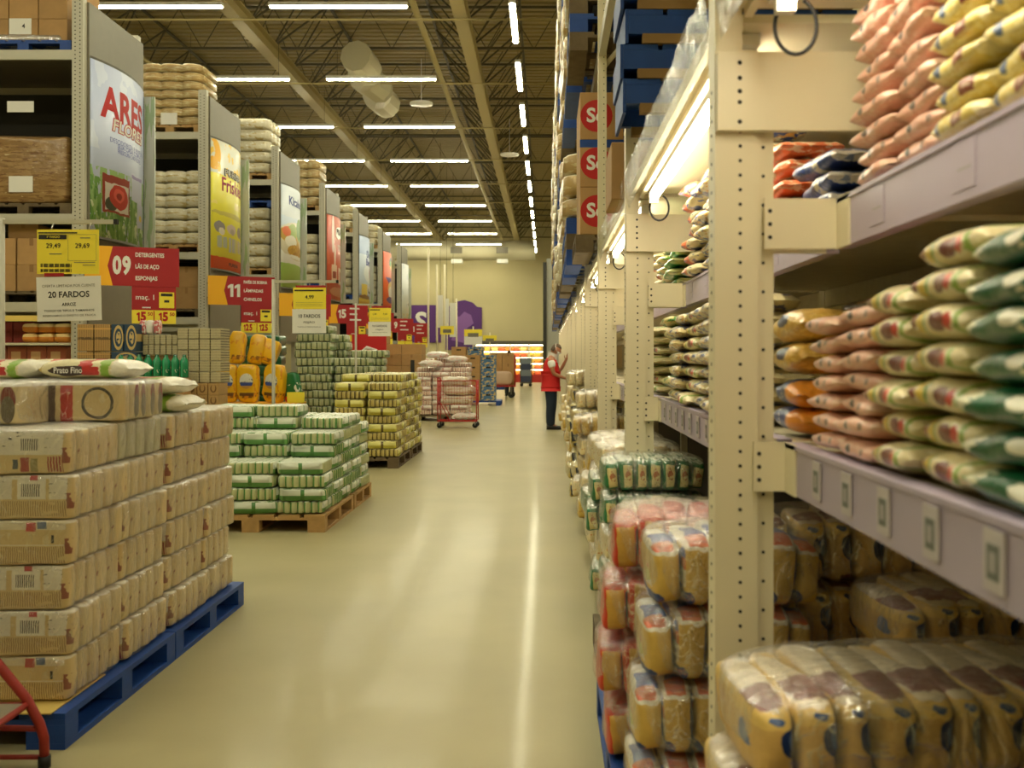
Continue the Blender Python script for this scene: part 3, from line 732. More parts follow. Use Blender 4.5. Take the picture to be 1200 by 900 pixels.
# third bay onward
where3 = [(5.55, 'pale', ('green', 'pale', 'green', 'green', 'pale'), 'first stack past the second upright'), (6.1, 'pale', ('pale', 'pale', 'green', 'pale', 'pale'), 'second stack past the second upright'),
          (7.0, 'pale', ('pale', 'yellow', 'pale', 'yellow'), 'stack at the third upright'), (8.1, 'pale', ('yellow', 'pale', 'yellow', 'pale', 'yellow'), 'first stack past the third upright'), (9.2, 'darkmix', ('darkmix',) * 5 + ('pale',), 'dark stack before the fourth upright'),
          (10.6, 'darkmix', ('darkmix',) * 6 + ('pale',), 'dark stack past the fourth upright'), (11.8, 'pale', ('pale', 'yellow', 'pale', 'darkmix', 'pale', 'pale'), 'stack before the fifth upright'),
          (13.4, 'pale', ('pale', 'pale', 'yellow', 'pale', 'pale'), 'stack past the fifth upright'), (15.2, 'pale', ('yellow', 'pale', 'pale', 'pale'), 'stack before the sixth upright'), (17.6, 'pale', ('pale', 'yellow', 'pale', 'pale'), 'stack close to the worker')]
for q, (y, _, kinds, wh) in enumerate(where3):
    pallet(f'wooden pallet of the right rack under the {wh}', (.84, y, 0), 1.04, .9, .14, M_dwood)
    for k, kd in enumerate(kinds):
        film_bundle(kd, 6, .072, .5, .160, (.47 + .03 * math.sin(k * 2 + q), y, .141 + k * .162), f'in the {wh}, {layer(k, len(kinds))} layer', 'bundles in the ' + wh, film=y < 12)

# ---------------------------------------------------------------- goods on the top deck
bp = None
M_tanb = zmat('tan_board', (142, 112, 66), rough=.8, mottle=.1)
o = MB(); o.box(-.25, -.2, 0, .25, .2, .245); tag(o.build('wooden_crate', M_dwood, loc=(1.05, 4.6, 2.226), bevel=.004), 'dark wooden crate under the blue pallet stack on the near top deck', 'crate')
for k in range(8):
    lab = f'empty blue pallet, {layer(k, 8)} of the blue stack on the near top deck'
    if bp is None:
        bp = thing('pallet', lab, 'pallet', (.85, 4.6, 2.472), 0, 'empty blue pallets on the top deck')
        for q in range(6): m_ = MB(); x0 = -.5 + q * .17; m_.box(x0, -.24, .125, x0 + .15, .24, .149); m_.build('deck_board', M_blue, bp)
        for y in (-.24, .20): m_ = MB(); m_.box(-.5, y, .042, .5, y + .04, .124); m_.build('stringer', M_blue, bp)
        for y in (-.25, .20): m_ = MB(); m_.box(-.44, y, 0, .5, y + .05, .041); m_.build('bottom_board', M_tanb, bp)
        m_ = MB(); m_.box(-.515, -.24, .002, -.501, .24, .149); m_.build('side_board', M_blue, bp)
    else: dup(bp, (.85 + rf.uniform(-.012, .012), 4.6, 2.472 + .151 * k), R(rf.uniform(-1, 1)), lab)
def carton(w, d, h, label, loc, group=None, rotz=0, mat=None, logo=None, tape=True, cat='box'):
    t = thing('carton', label, cat, loc, rotz, group)
    m_ = MB(); m_.box(-w/2, -d/2, 0, w/2, d/2, h); m_.build('box_body', mat or M_card, t, bevel=.006)
    if tape:
        m_ = MB(); m_.box(-.025, -d/2 - .0015, h * .72, .025, -d/2 + .001, h); m_.box(-.025, -d/2, h, .025, d/2, h + .0015); m_.build('tape_strip', M_tape, t)
    if logo:
        m_ = MB(); m_.disc((-w * .12, -d/2 - .0005, h * .5), h * .34, '-y', 24, 0)
        m_.build('logo_disc', MATS['red_ink'], t)
        m_ = MB(); lettering(m_, 'So', -w * .12, h * .5, h * .42, y=-d/2 - .003, bold=.03); m_.build('lettering', M_paper, t)
    return t
carton(.42, .5, .3, 'single brown carton on the top deck over the third bay', (.55, 5.45, 2.227))
# fourth bay: two tall cartons with red discs on a pallet
pallet('dark wooden pallet under the red-disc cartons on the top deck', (.78, 8.3, 2.227), 1.1, 1.0, .14, M_dwood)
for c in range(2):
    for k in range(3):
        o = carton(.34, .42, .37, f'brown carton with red disc on the top deck, {("front", "rear")[c]} row, {layer(k, 3)} one', (.435, 8.02 + .44 * c, 2.368 + k * .372), 'red-disc cartons on the top deck', logo='side')
        if k == 1: m_ = MB(); m_.box(-.171, -.2105, .31, .171, -.2095, .371); m_.build('blue_band', M_blue, o)
# sacks, pallets and cartons further along and higher up
M_sackw = zmat('sack_white', (214, 206, 178), [((196, 176, 120), ('noise', 5, .58)), ((232, 230, 216), ('noise', 9, .62))], rough=.35, coat=.4, bump=.4, bscale=20, var=.08)
M_sackd = zmat('sack_tan', (186, 156, 100), [((206, 190, 140), ('noise', 6, .55)), ((216, 204, 170), ('z', .85, 2))], rough=.35, coat=.4, bump=.4, bscale=20, var=.1)
wl = {}
def load(kind, label, loc, group, rotz=0, sx=1.05, sy=.95, h=.2):
    """one wrapped layer of a pallet load"""
    if (kind, sx, sy, h) not in wl:
        mt = {'white': M_sackw, 'tan': M_sackd}[kind]
        wl[kind, sx, sy, h] = [ridge_mesh('sack_layer', sx, sy, h, 3, mt, .10, s + 1) for s in range(3)]
    o = link('sack_layer', random.choice(wl[kind, sx, sy, h]), loc=loc, rot=(0, 0, rotz + R(rf.uniform(-2, 2))))
    return tag(o, label, 'sacks', group)
random.seed(2)
LVN = {2.227: 'first', 3.762: 'second', 5.302: 'third'}
for i in range(2, 11):
    yc = UY[i] + BAY / 2
    for li, z in enumerate((2.227, 3.762, 5.302)):
        for s, yy in enumerate((yc - .6, yc + .62)):
            if yy > 32 or (i == 2 and z == 2.227 and s == 0): continue
            sel = (i + li + s) % 3
            wh = f'{LVN[z]} upper level of bay {ORD[i + 1]}, {("nearer", "farther")[s]} pallet'
            nb = 1 if sel else 3
            for q in range(nb):
                m = M_blue if (i + s + q) % 2 else M_dwood
                pallet(f'{"blue" if m is M_blue else "dark wooden"} pallet{" number " + ORD[q + 1] + " up" if nb > 1 else ""} on the {wh}', (.74, yy, z + q * .141), 1.12, 1.0, .14, m, boards=5)
            z0 = z + nb * .141 + .001
            n = (4, 5, 3)[(i + li) % 3]
            if sel == 1 or li == 2 or nb == 3:
                for k in range(n):
                    load(('white', 'tan')[(i + s) % 2], f'wrapped sack layer, {layer(k, n)} one on the {wh}', (.68 - .06 * (k % 2), yy, z0 + k * .2), 'sack layers on the upper rack levels', R(90) * (k % 2))
            else:
                for k in range(3):
                    for e in range(2):
                        carton(.36, .46, .33, f'brown carton, {layer(k, 3)} {("near", "far")[e]} one on the {wh}', (.42, yy - .24 + .48 * e, z0 + k * .332), 'cartons on the upper rack levels')
# ================================================================ LEFT: pallets of rice along the aisle
def rmat(n, base, zones, **k): return zmat('rice_' + n, base, zones, rough=.42, coat=.4, bump=.6, bscale=13, warp=.012, wscale=5, **k)
TAN = (206, 182, 130)
BARS = ('str', 'x', 26, .1, .5)
SIDE = [(TAN, ('x', .962, 2)), ((138, 84, 66), ('x', .962, 2), ('y', -1, .35), ('z', .25, .6), ('noise', 5, .53)), ((216, 208, 186), ('x', .962, 2), ('z', .93, 2))]
M_rA = rmat('barcode_print', TAN, [((222, 216, 200), ('z', .46, 2)), (TAN, ('x', .56, .60), ('z', .44, .90)), (TAN, ('x', .81, .835), ('z', .44, .92)), ((60, 58, 54), ('noise', 20, .64), ('z', .5, 2), ('x', .83, 1)), ((60, 58, 54), ('noise', 20, .64), ('z', .5, 2), ('x', -1, .5)),
                            ((228, 222, 206), ('x', .60, .80), ('z', .47, .86)), ((44, 42, 40), ('x', .63, .77), ('z', .52, .80), ('str', 'x', 62, .1, .5)), ((176, 50, 50), ('x', .69, .75), ('z', .88, .99)), ((136, 106, 62), ('str', 'x', 60, .2, .36), ('z', .08, .42), ('noise', 7, .42))] + SIDE, mottle=.05)
M_rB = rmat('plain_print', TAN, [((214, 202, 172), ('z', .80, 2)), ((176, 50, 50), ('x', .68, .75), ('z', .76, .96)), ((44, 40, 38), ('x', .865, .885), ('z', .50, .68)), ((90, 104, 132), ('x', .76, .83), ('z', .82, .98)),
                          ((140, 110, 66), ('str', 'x', 60, .2, .4), ('z', .04, .42), ('noise', 6, .42)), ((222, 212, 184), ('z', .44, .465))] + SIDE, mottle=.05)
M_rC = rmat('stripe_print', TAN, [((222, 216, 202), ('z', .44, 2)), ((60, 58, 54), ('noise', 20, .66), ('z', .5, 2)), ((228, 222, 206), ('x', .61, .83), ('z', .48, .84)), ((44, 42, 40), ('x', .66, .79), ('z', .54, .80), ('str', 'x', 62, .1, .5)),
                           ((146, 58, 56), ('x', .85, .99), ('z', .06, .40), ('str', 'x', 46, 0, .66)), ((150, 56, 56), ('x', .66, .72), ('z', .06, .38)), ((140, 130, 82), ('x', .73, .78), ('z', .06, .36)), ((70, 80, 90), ('x', .60, .64), ('z', .12, .34))] + SIDE, mottle=.05)
M_rS = rmat('plain_side', TAN, [((222, 214, 194), ('z', .94, 2)), ((140, 80, 62), ('ell', 'z', 'y', .40, .0, .34, .14), ('noise', 6, .54))], mottle=.06, var=.06)
M_rG = rmat('grey_side', (182, 176, 140), [((222, 214, 194), ('z', .94, 2)), ((110, 140, 80), ('y', -1, .16), ('x', .6, .92))], mottle=.06, var=.05)
M_rV = rmat('green_print', TAN, [((98, 128, 62), ('x', .06, .24)), ((78, 52, 44), ('x', .24, .46)), ((176, 40, 38), ('x', .50, .60)), ((226, 220, 208), ('z', .90, 2)), ((54, 46, 40), ('ell', 'x', 'z', .80, .46, .13, .40)), (TAN, ('ell', 'x', 'z', .80, .46, .105, .33))])
M_rE = rmat('oblong_print', (206, 188, 140), [((122, 40, 36), ('ell', 'y', 'z', .5, .60, .30, .32)), ((96, 84, 64), ('ell', 'y', 'z', .5, .36, .28, .32)), ((226, 222, 210), ('z', .90, 2))], mottle=.05)
RM = {}
def rice_me(key, m, sx=.50, sy=.093, sz=.165, v=0):
    if (key, v) not in RM: RM[key, v] = block_mesh('bag', sx, sy, sz, m, .34, 36, 18, .008, v + 2, ez=.13)
    return RM[key, v]
M_ricefilm = film_mat('rice_film', .955, (1, 1, 1), .14, 9, .34)
RFM = block_mesh('film_wrap', .518, .484, .174, M_ricefilm, .22, 56, 24, .008, 8)
rr = random.Random(8)
def rice_bundle(label, loc, front, group, rotz=0, side=None):
    t = thing('rice_bundle', label, 'bundle', loc, rotz + R(rr.uniform(-1.2, 1.2)), group)
    for k in range(5):
        m = {'A': M_rA, 'B': M_rB, 'C': M_rC, 'V': M_rV, 'S': M_rS, 'G': M_rG, 'E': M_rE}[front if k == 0 or front == 'E' else (side or 'S')]
        link('bag', rice_me((front if k == 0 or front == 'E' else (side or 'S')), m, v=k % 3), t, (rr.uniform(-.006, .006), -.186 + .093 * k, 0))
    link('film_wrap', RFM, t, (0, 0, -.002))
    return t
PB = 'blue pallet under the rice stacks, '
pb1 = pallet(PB + 'nearer one at the left front', (-2.32, 4.10, 0), 1.2, 1.06, .13, M_blue)
pb2 = pallet(PB + 'farther one toward the green stack', (-2.32, 5.16, 0), 1.2, 1.04, .13, M_blue)
m_ = MB(); m_.box(-.56, -.545, .132, .555, -.1, .136); m_.build('paper_sheet', zmat('sheet', (214, 186, 104)), pb1)
COLY = (3.90, 4.375, 4.905, 5.375); CN = ('front column', 'second column', 'third column', 'rear column')
for c, y in enumerate(COLY):
    for k in range(6):
        fr = {0: 'BAABAC'}.get(c, 'CCCCCC')[k] if c == 0 else ('G' if (c == 1 and k == 5) else 'C')
        dx = .012 * math.sin(k * 2.1 + c) + (.0 if c else .01 * k / 5)
        rice_bundle(f'cream rice bundle on blue pallet beside aisle, {layer(k, 6)} layer of the {CN[c]}', (-2.01 + dx, y + .004 * math.cos(k * 3), .138 + k * .167), fr, 'rice bundles, ' + CN[c], side='G' if (c == 1 and k == 5) else None)
for k in range(6):
    rice_bundle(f'cream rice bundle at the left frame edge, {layer(k, 6)} layer behind the front column', (-2.53, 4.905, .138 + k * .167), 'C', 'rice bundles inside the pallet')
zt = .138 + 6 * .167
v = rice_bundle('rice bundle with green, brown and red print lying on top of the front column', (-1.985, 4.30, zt + .002), 'V', None)
for k, ch in enumerate([c for c in v.children if c.name.startswith('bag')]):
    if k: ch.data = rice_me('E2', rmat('side_oblong', (206, 188, 140), [((122, 40, 36), ('x', .9, 2), ('ell', 'y', 'z', .5, .66, .26, .26)), ((96, 84, 64), ('x', .9, 2), ('ell', 'y', 'z', .5, .36, .26, .3)), ((226, 222, 210), ('z', .90, 2))]), v=k % 3)
vt, ft = text_geo('Prato Fino', .075, .012)
m_ = MB(); m_.add([(-.075 - p.y, -.2475 - .0, .082 + p.x * .40) for p in vt], ft); m_.build('lettering', M_paper, v)
rice_bundle('rice bundle showing dark red bag ends on top at the left frame edge', (-2.26, 4.10, zt + .002), 'E', None, R(90))
rice_bundle('rice bundle on top further back, behind the printed one', (-2.50, 4.62, zt + .002), 'C', None)
# loose rice bags on top
M_loose = bagmat('loose_rice', (226, 214, 170), [((236, 230, 210), ('x', .82, 2)), ((140, 180, 60), ('x', .70, .80)), ((198, 44, 36), ('x', .46, .60), ('z', .55, 2)), ((60, 40, 36), ('ell', 'x', 'z', .36, .42, .22, .26)), ((190, 40, 38), ('x', .50, .68), ('z', .2, .62)), ((198, 176, 110), ('x', 0, .05))])
LM = [pillow_mesh('rice_bag', .38, .27, .085, M_loose, s, full=5.5, seal=.03) for s in range(3)]
def loose(label, loc, rotz=0, tilt=0, text=True):
    t = thing('rice_bag', label, 'bag', loc, rotz, 'loose rice bags on top of the stacks')
    link('bag_body', LM[loose.n % 3], t, rot=(0, R(tilt), 0)); loose.n += 1
    if text:
        m_ = MB()
        vt, ft = text_geo('Prato Fino', .036, .015)
        m_.add([(-.056 + p.x * .8, -.1385 - .004, .037 + p.y) for p in vt], ft); m_.build('lettering', M_paper, t)
    return t
loose.n = 0
z1 = zt + .172
loose('loose rice bag with brown oval label lying centrally on the front stack', (-1.965, 4.36, z1), R(0))
loose('loose rice bag with brown oval label lying at the left of the front stack', (-2.34, 4.34, z1), R(-2))
loose('loose rice bag behind the left labelled bag on the front stack', (-2.28, 4.72, z1), R(4), text=False)
loose('loose rice bag pointing to the aisle, upper one on the third column', (-1.93, 4.86, zt + .088), R(-12), text=False)
loose('loose rice bag pointing to the aisle, lower one on the third column', (-1.90, 4.90, zt + .001), R(-8), text=False)
loose('loose rice bag behind the centrally placed bag on the front stack', (-2.08, 4.70, z1), R(8), text=False)
loose('loose rice bag lying deep between the top bundles', (-2.35, 4.98, zt + .001), R(20), text=False)

# ---------------------------------------------------------------- red platform trolley at the lower left
M_tred = zmat('worn_red', (150, 40, 30), rough=.5, mottle=.1, mscale=20)
t = thing('platform_trolley', 'red tubular trolley with grey platform at the lower left corner', 'trolley', (-1.78, 3.42, 0))
m_ = MB(); m_.tube([(-.40, 0, .62), (-.12, 0, .38), (0, 0, .235), (.045, 0, .15), (.06, 0, .10), (.062, 0, .03)], .0165, 10); m_.build('frame_tube', M_tred, t)
m_ = MB(); m_.tube([(-.6, .012, .135), (-.2, .012, .132), (.055, .004, .130)], .011, 8); m_.build('cross_tube', M_tred, t)
m_ = MB(); m_.tube([(.062, 0, .0), (.062, 0, .04)], .021, 10); m_.build('foot_cap', M_black, t)
m_ = MB(); m_.box(-.7, -.60, .213, .0, -.02, .225); m_.build('platform', zmat('platform_grey', (150, 146, 128), rough=.35, metal=.4, mottle=.2), t, bevel=.004)
m_ = MB(); m_.tube([(-.6, -.012, .212), (.006, -.012, .216), (.012, -.6, .212)], .012, 8); m_.build('platform_rim', M_tred, t)
m_ = MB(); m_.tube([(.075, -.28, .015), (.06, -.36, .07), (.012, -.5, .2)], .014, 8); m_.build('front_leg', M_tred, t)
m_ = MB(); m_.tube([(.06, .0, .035), (-.4, .006, .03)], .009, 8); m_.build('base_tube', M_tred, t)

# ---------------------------------------------------------------- green and yellow bundle pallets
def gmat(n, base, stripe, top, endc, top2): return zmat('bundle_' + n, base, [(stripe, ('str', 'x', 7, -.12, .26), ('mid', 'x', .02)), (stripe, ('z', -1, .10), ('mid', 'x', .02)), (endc, ('ends', 'x', .04)), (top2, ('ends', 'x', .04), ('z', .42, 2)), (stripe, ('ends', 'x', .04), ('y', .46, .54)),
                                                         (top, ('z', .90, 2)), (stripe, ('z', .90, 2), ('str', 'x', 7, -.1, .14), ('noise', 4, .5)), (stripe, ('z', .9, 2), ('noise', 16, .66))], rough=.36, coat=.4, bump=.35, bscale=30, var=.07)
M_bg = gmat('green', (186, 190, 140), (78, 134, 62), (222, 228, 208), (96, 152, 76), (216, 222, 200))
M_by = gmat('olive', (196, 178, 104), (92, 78, 30), (220, 212, 150), (206, 196, 80), (222, 216, 130))
M_bq = gmat('greygreen', (176, 180, 140), (88, 104, 66), (196, 200, 172), (126, 148, 100), (190, 196, 168))
M_bp = gmat('pinkwhite', (228, 208, 188), (214, 160, 150), (236, 228, 220), (226, 190, 180), (236, 226, 216))
BH = .107
BMES = {k: [ridge_mesh('bag_bundle', .385, .385, BH, 7, m, .10, s + 1) for s in range(4)] for k, m in (('green', M_bg), ('olive', M_by), ('greygreen', M_bq), ('pinkwhite', M_bp))}
BNAME = {'green': 'green striped rice bundle', 'olive': 'yellow and olive bundle', 'greygreen': 'grey-green bundle', 'pinkwhite': 'pink and white bundle'}
rg = random.Random(21)
COLN = {0: 'aisle-side', 1: 'middle', 2: 'left'}
def stack_grid(kind, x_right, y0, heights, where, rows, cols=3, pitch=.395, zb=.141, rowp=None, show=None):
    """heights[row][col] layers; only bundles with a free face are built"""
    rowp = rowp or pitch
    for r_ in range(rows):
        for c in range(cols):
            n = heights[r_][c]
            free = [k for k in range(n) if r_ == 0 or c == 0 or k >= n - 1 or heights[r_ - 1][c] <= k or heights[r_][c - 1] <= k]
            built = range(n) if len(free) < 3 else free       # a lone top bundle keeps what carries it
            for k in built:
                x = x_right - .195 - c * pitch + rg.uniform(-.012, .012); y = y0 + .195 + r_ * rowp + rg.uniform(-.012, .012)
                rot = R(90) * ((k + c + r_) % 2) + R(rg.uniform(-2.5, 2.5))
                o = link('bag_bundle', rg.choice(BMES[kind]), loc=(x, y, zb + k * BH * .985), rot=(0, 0, rot + math.pi * rg.randrange(2)))
                tag(o, f'{BNAME[kind]} {where}, {("bottom" if k == 0 else ORD[k + 1])} layer, {COLN[c]} column, {ORD[r_ + 1]} row', 'bundle', f'{BNAME[kind]}s {where}')
pallet('light wooden pallet under the nearer green striped bundles', (-2.38, 8.63, 0), 1.2, 1.2, .14, M_wood)
stack_grid('green', -1.79, 8.05, [[4, 4, 4], [6, 6, 6], [7, 8, 8]], 'on the nearer green pallet', 3)
pallet('light wooden pallet under the farther green striped bundles', (-2.38, 9.72, 0), 1.2, .9, .14, M_wood)
stack_grid('green', -1.79, 9.28, [[7, 7, 6], [6, 6, 6]], 'on the farther green pallet', 2, rowp=.42)
pallet('dark pallet under the nearer yellow and olive stack', (-2.34, 13.28, 0), .92, 1.15, .14, M_dwood)
stack_grid('olive', -1.89, 12.71, [[9, 9], [10, 10], [10, 10]], 'on the nearer olive pallet', 3, cols=2, pitch=.42)
pallet('dark pallet under the farther yellow and olive stack', (-2.34, 14.55, 0), .92, 1.15, .14, M_dwood)
stack_grid('olive', -1.89, 13.98, [[9, 9], [10, 9], [9, 10]], 'on the farther olive pallet', 3, cols=2, pitch=.42)
# grey-green stacks behind
pallet('dark pallet under the tall grey-green bundle stack', (-3.28, 16.1, 0), 1.3, 1.05, .14, M_dwood)
M_gq = [ridge_mesh('bag_bundle', .58, .42, .128, 12, M_bq, .07, s) for s in range(3)]
for c, (x, y, n) in enumerate(((-3.64, 15.82, 14), (-3.03, 15.80, 10), (-3.52, 16.36, 13), (-2.90, 16.36, 11))):
    for k in range(n):
        o = link('bag_bundle', M_gq[(k + c) % 3], loc=(x + .025 * math.sin(k * 1.7 + c), y, .141 + k * .1265), rot=(0, 0, R(rg.uniform(-4, 4))))
        tag(o, f'grey-green bundle in the {("tall left", "lower right", "tall rear", "lower rear")[c]} stack behind the yellow sacks, {layer(k, n)} layer', 'bundle', 'grey-green bundles beside the yellow sacks')
# pink and white stack behind the cart
pallet('dark pallet under the pink and white stack behind the cart', (-2.35, 22.9, 0), 1.25, 1.2, .14, M_dwood)
stack_grid('pinkwhite', -1.75, 22.3, [[9, 9, 9], [10, 10, 10], [11, 12, 10]], 'behind the wire cart', 3, pitch=.405)
M_puff = zmat('puff_white', (236, 226, 216), [((226, 160, 150), ('noise', 5, .6)), ((70, 70, 130), ('ell', 'x', 'y', .6, .5, .2, .2))], rough=.35, coat=.4, bump=.4)
for k, (x, y, z) in enumerate(((-2.5, 23.0, 1.41), (-2.05, 22.85, 1.31), (-2.6, 22.55, 1.21))):
    o = link('grain_bag', pillow_mesh('grain_bag', .5, .34, .15, M_puff, k), loc=(x, y, z), rot=(0, 0, R(20 * k)))
    tag(o, f'loose pale bag lying on the pink and white stack, {("hindmost", "middle", "foremost")[k]} one', 'bag', 'loose bags on the pink and white stack')

# ---------------------------------------------------------------- price sign stands
def price_stand(label, pole_x, y, z_arm, x_end, panels, base=0.0, rev=False):
    t = thing('sign_stand', label, 'sign stand', (pole_x, y, base))
    z = z_arm - base
    m_ = MB(); m_.tube([(0, 0, .0), (0, 0, z + .02)], .016, 10); m_.build('pole', M_post, t)
    m_ = MB(); m_.lathe([(.14, 0), (.14, .012), (.03, .03)], 18); m_.build('base_plate', M_post, t)
    m_ = MB(); L_ = x_end - pole_x; m_.box(0, -.012, z - .012, L_, .012, z + .012); m_.build('arm', M_post, t)
    m_ = MB(); m_.box(L_, -.014, z - .014, L_ + .02, .014, z + .014); m_.build('end_cap', M_black, t)
    return t
# first: 29,49 / 29,69 over 20 FARDOS
d = 4.75
st = price_stand('grey sign stand holding the 29,49 price sheet behind the rice stack', X(2.5, 5.75), 5.75, Z(260, 5.75) , X(134, 5.75), None)
def sheet(parent, name, x0, x1, z0, z1, y, mat, tilt=0):
    m_ = MB(); m_.box(-(x1 - x0)/2, -.0015, -(z1 - z0)/2, (x1 - x0)/2, .0015, (z1 - z0)/2)
    return m_.build(name, mat, parent, ((x0 + x1)/2, y, (z0 + z1)/2), rot=(0, R(tilt), 0))
ps = thing('price_sign', 'yellow price sheet reading 29,49 and 29,69 above a white notice', 'price sign', (0, 5.70, 0))
y = 5.70
s1 = sheet(ps, 'price_sheet', X(43.5, y), X(116, y), Z(321, y), Z(269, y), 0, M_pyel)
w, h = X(116, y) - X(43.5, y), Z(269, y) - Z(321, y)
m_ = MB(); m_.box(-w*.47, -.003, h*.28, -w*.02, -.002, h*.38); m_.box(-w*.48, -.003, h*.41, w*.15, -.002, h*.44)
lettering(m_, '29,49', -w*.235, .13*h, h*.15, -.003, .012); lettering(m_, '29,69', w*.235, .13*h, h*.15, -.003, .012)
for k in range(40):
    if k % 7 != 3: m_.box(-w*.44 + k*w*.0125, -.003, -h*.35, -w*.44 + k*w*.0125 + w*.008, -.002, -h*.27); m_.box(-w*.44 + k*w*.0125, -.003, -h*.46, -w*.44 + k*w*.0125 + w*.008, -.002, -h*.39)
m_.build('lettering', M_ink, s1)
m_ = MB()
for (a, b, c, e) in ((-.48, -.02, .385, .39), (0, .46, .385, .39), (0, .003, -.2, .385), (.457, .46, -.2, .385), (0, .46, -.205, -.2), (.1, .44, -.25, -.235), (.24, .44, -.31, -.295), (-.3, -.1, -.06, -.04), (.2, .36, .30, .32)):
    m_.box(a*w, -.003, c*h, b*w, -.002, e*h)
m_.build('ruled_lines', M_ink2, s1)
m_ = MB(); lettering(m_, '1ª FARDO', -.235*w, .33*h, .07*h, -.0045, .01); m_.build('lettering', M_pyel, s1)
m_ = MB(); m_.box(X(52, y), -.002, Z(324, y), X(75, y), .002, Z(320, y)); m_.build('red_strip', M_signred, ps)
m_ = MB(); m_.tube([(X(60, y), .0, Z(269, y)), (X(60, y), .03, Z(262, 5.75))], .004, 5); m_.tube([(X(104, y), .0, Z(269, y)), (X(104, y), .03, Z(262, 5.75))], .004, 5); m_.build('hook', M_chrome, ps)
s2 = sheet(ps, 'notice_sheet', X(43, y), X(118.5, y), Z(376, y), Z(324, y), 0.002, M_paper, -1.5)
w, h = X(118.5, y) - X(43, y), Z(324, y) - Z(376, y)
m_ = MB(); lettering(m_, '20 FARDOS', 0, .09*h, h*.19, -.003, .02, width=w*.64); lettering(m_, 'ARROZ', 0, -.13*h, h*.10, -.003, .02, width=w*.22)
lettering(m_, 'TODOS OS TIPOS E TAMANHOS', 0, -.27*h, h*.065, -.003, .015, width=w*.78); m_.build('lettering', M_ink, s2)
m_ = MB(); lettering(m_, 'OFERTA LIMITADA POR CLIENTE', 0, .29*h, h*.085, -.003, .0, width=w*.82); lettering(m_, 'RESERVAMOS O DIREITO DE TROCA', 0, -.38*h, h*.06, -.003, .01, width=w*.82); m_.build('lettering', M_ink2, s2)
def small_price(label, y, px0, px1, py0, pym, py1, top, mid, sub, tiny):
    t = thing('price_sign', label, 'price sign', (0, y, 0))
    a = sheet(t, 'price_sheet', X(px0, y), X(px1, y), Z(pym, y), Z(py0, y), 0, M_pyel); w = X(px1, y) - X(px0, y); h = Z(py0, y) - Z(pym, y)
    m_ = MB(); m_.box(-w*.46, -.003, h*.33, w*.42 if len(top) == 1 else 0, -.002, h*.40)
    if len(top) == 1: lettering(m_, top[0], 0, .05*h, h*.24, -.003, .015)
    else:
        for k, s in enumerate(top): lettering(m_, s, (-.24 + .48*k)*w, .05*h, h*.17, -.003, .01)
    m_.build('lettering', M_ink, a)
    m_ = MB()
    for z in (-.2, -.28, -.36): m_.box(-w*.42, -.003, z*h, w*.4, -.002, z*h + .01*h)
    m_.build('ruled_lines', M_ink2, a)
    b = sheet(t, 'notice_sheet', X(px0 - 1, y), X(px1, y), Z(py1, y), Z(pym, y) - .002, 0.001, M_paper); h = Z(pym, y) - Z(py1, y)
    m_ = MB(); lettering(m_, mid, 0, .2*h, h*.2, -.003, .02, width=w*.66); lettering(m_, sub, 0, -.05*h, h*.11, -.003, .01, width=w*.34)
    lettering(m_, tiny, 0, -.24*h, h*.07, -.003, 0, width=w*.7); m_.build('lettering', M_ink, b)
    m_ = MB(); m_.box(X(px0 + 3, y), -.002, Z(py0, y), X(px1, y), .001, Z(py0 - 2.5, y)); m_.build('red_strip', M_signred, t)
    m_ = MB(); m_.box(X((px0 + px1)/2, y) - .004, -.003, Z(py0 - 2.5, y), X((px0 + px1)/2, y) + .004, .003, Z(py0 - 5, y)); m_.build('hook', M_chrome, t)
price_stand('grey sign stand holding the 4,99 price sheet on the green pallet', X(320.5, 9.26), 9.26, Z(330, 9.26), X(394, 9.26), None)
small_price('yellow price sheet reading 4,99 above a white 10 FARDOS notice', 9.22, 343.5, 382, 337, 362, 390.5, ['4,99'], '10 FARDOS', 'FEIJÃO', 'TODOS OS TIPOS E MARCAS')
price_stand('grey sign stand holding a price sheet behind the olive stacks', X(417, 15.3), 15.3, Z(357, 15.3), X(447, 15.3), None)
small_price('yellow price sheet with two prices over a white notice above the olive stacks', 15.26, 432.5, 458, 361, 377, 394, ['5,99', '5,49'], '10 FARDOS', 'FEIJÃO', 'TODOS OS TIPOS')
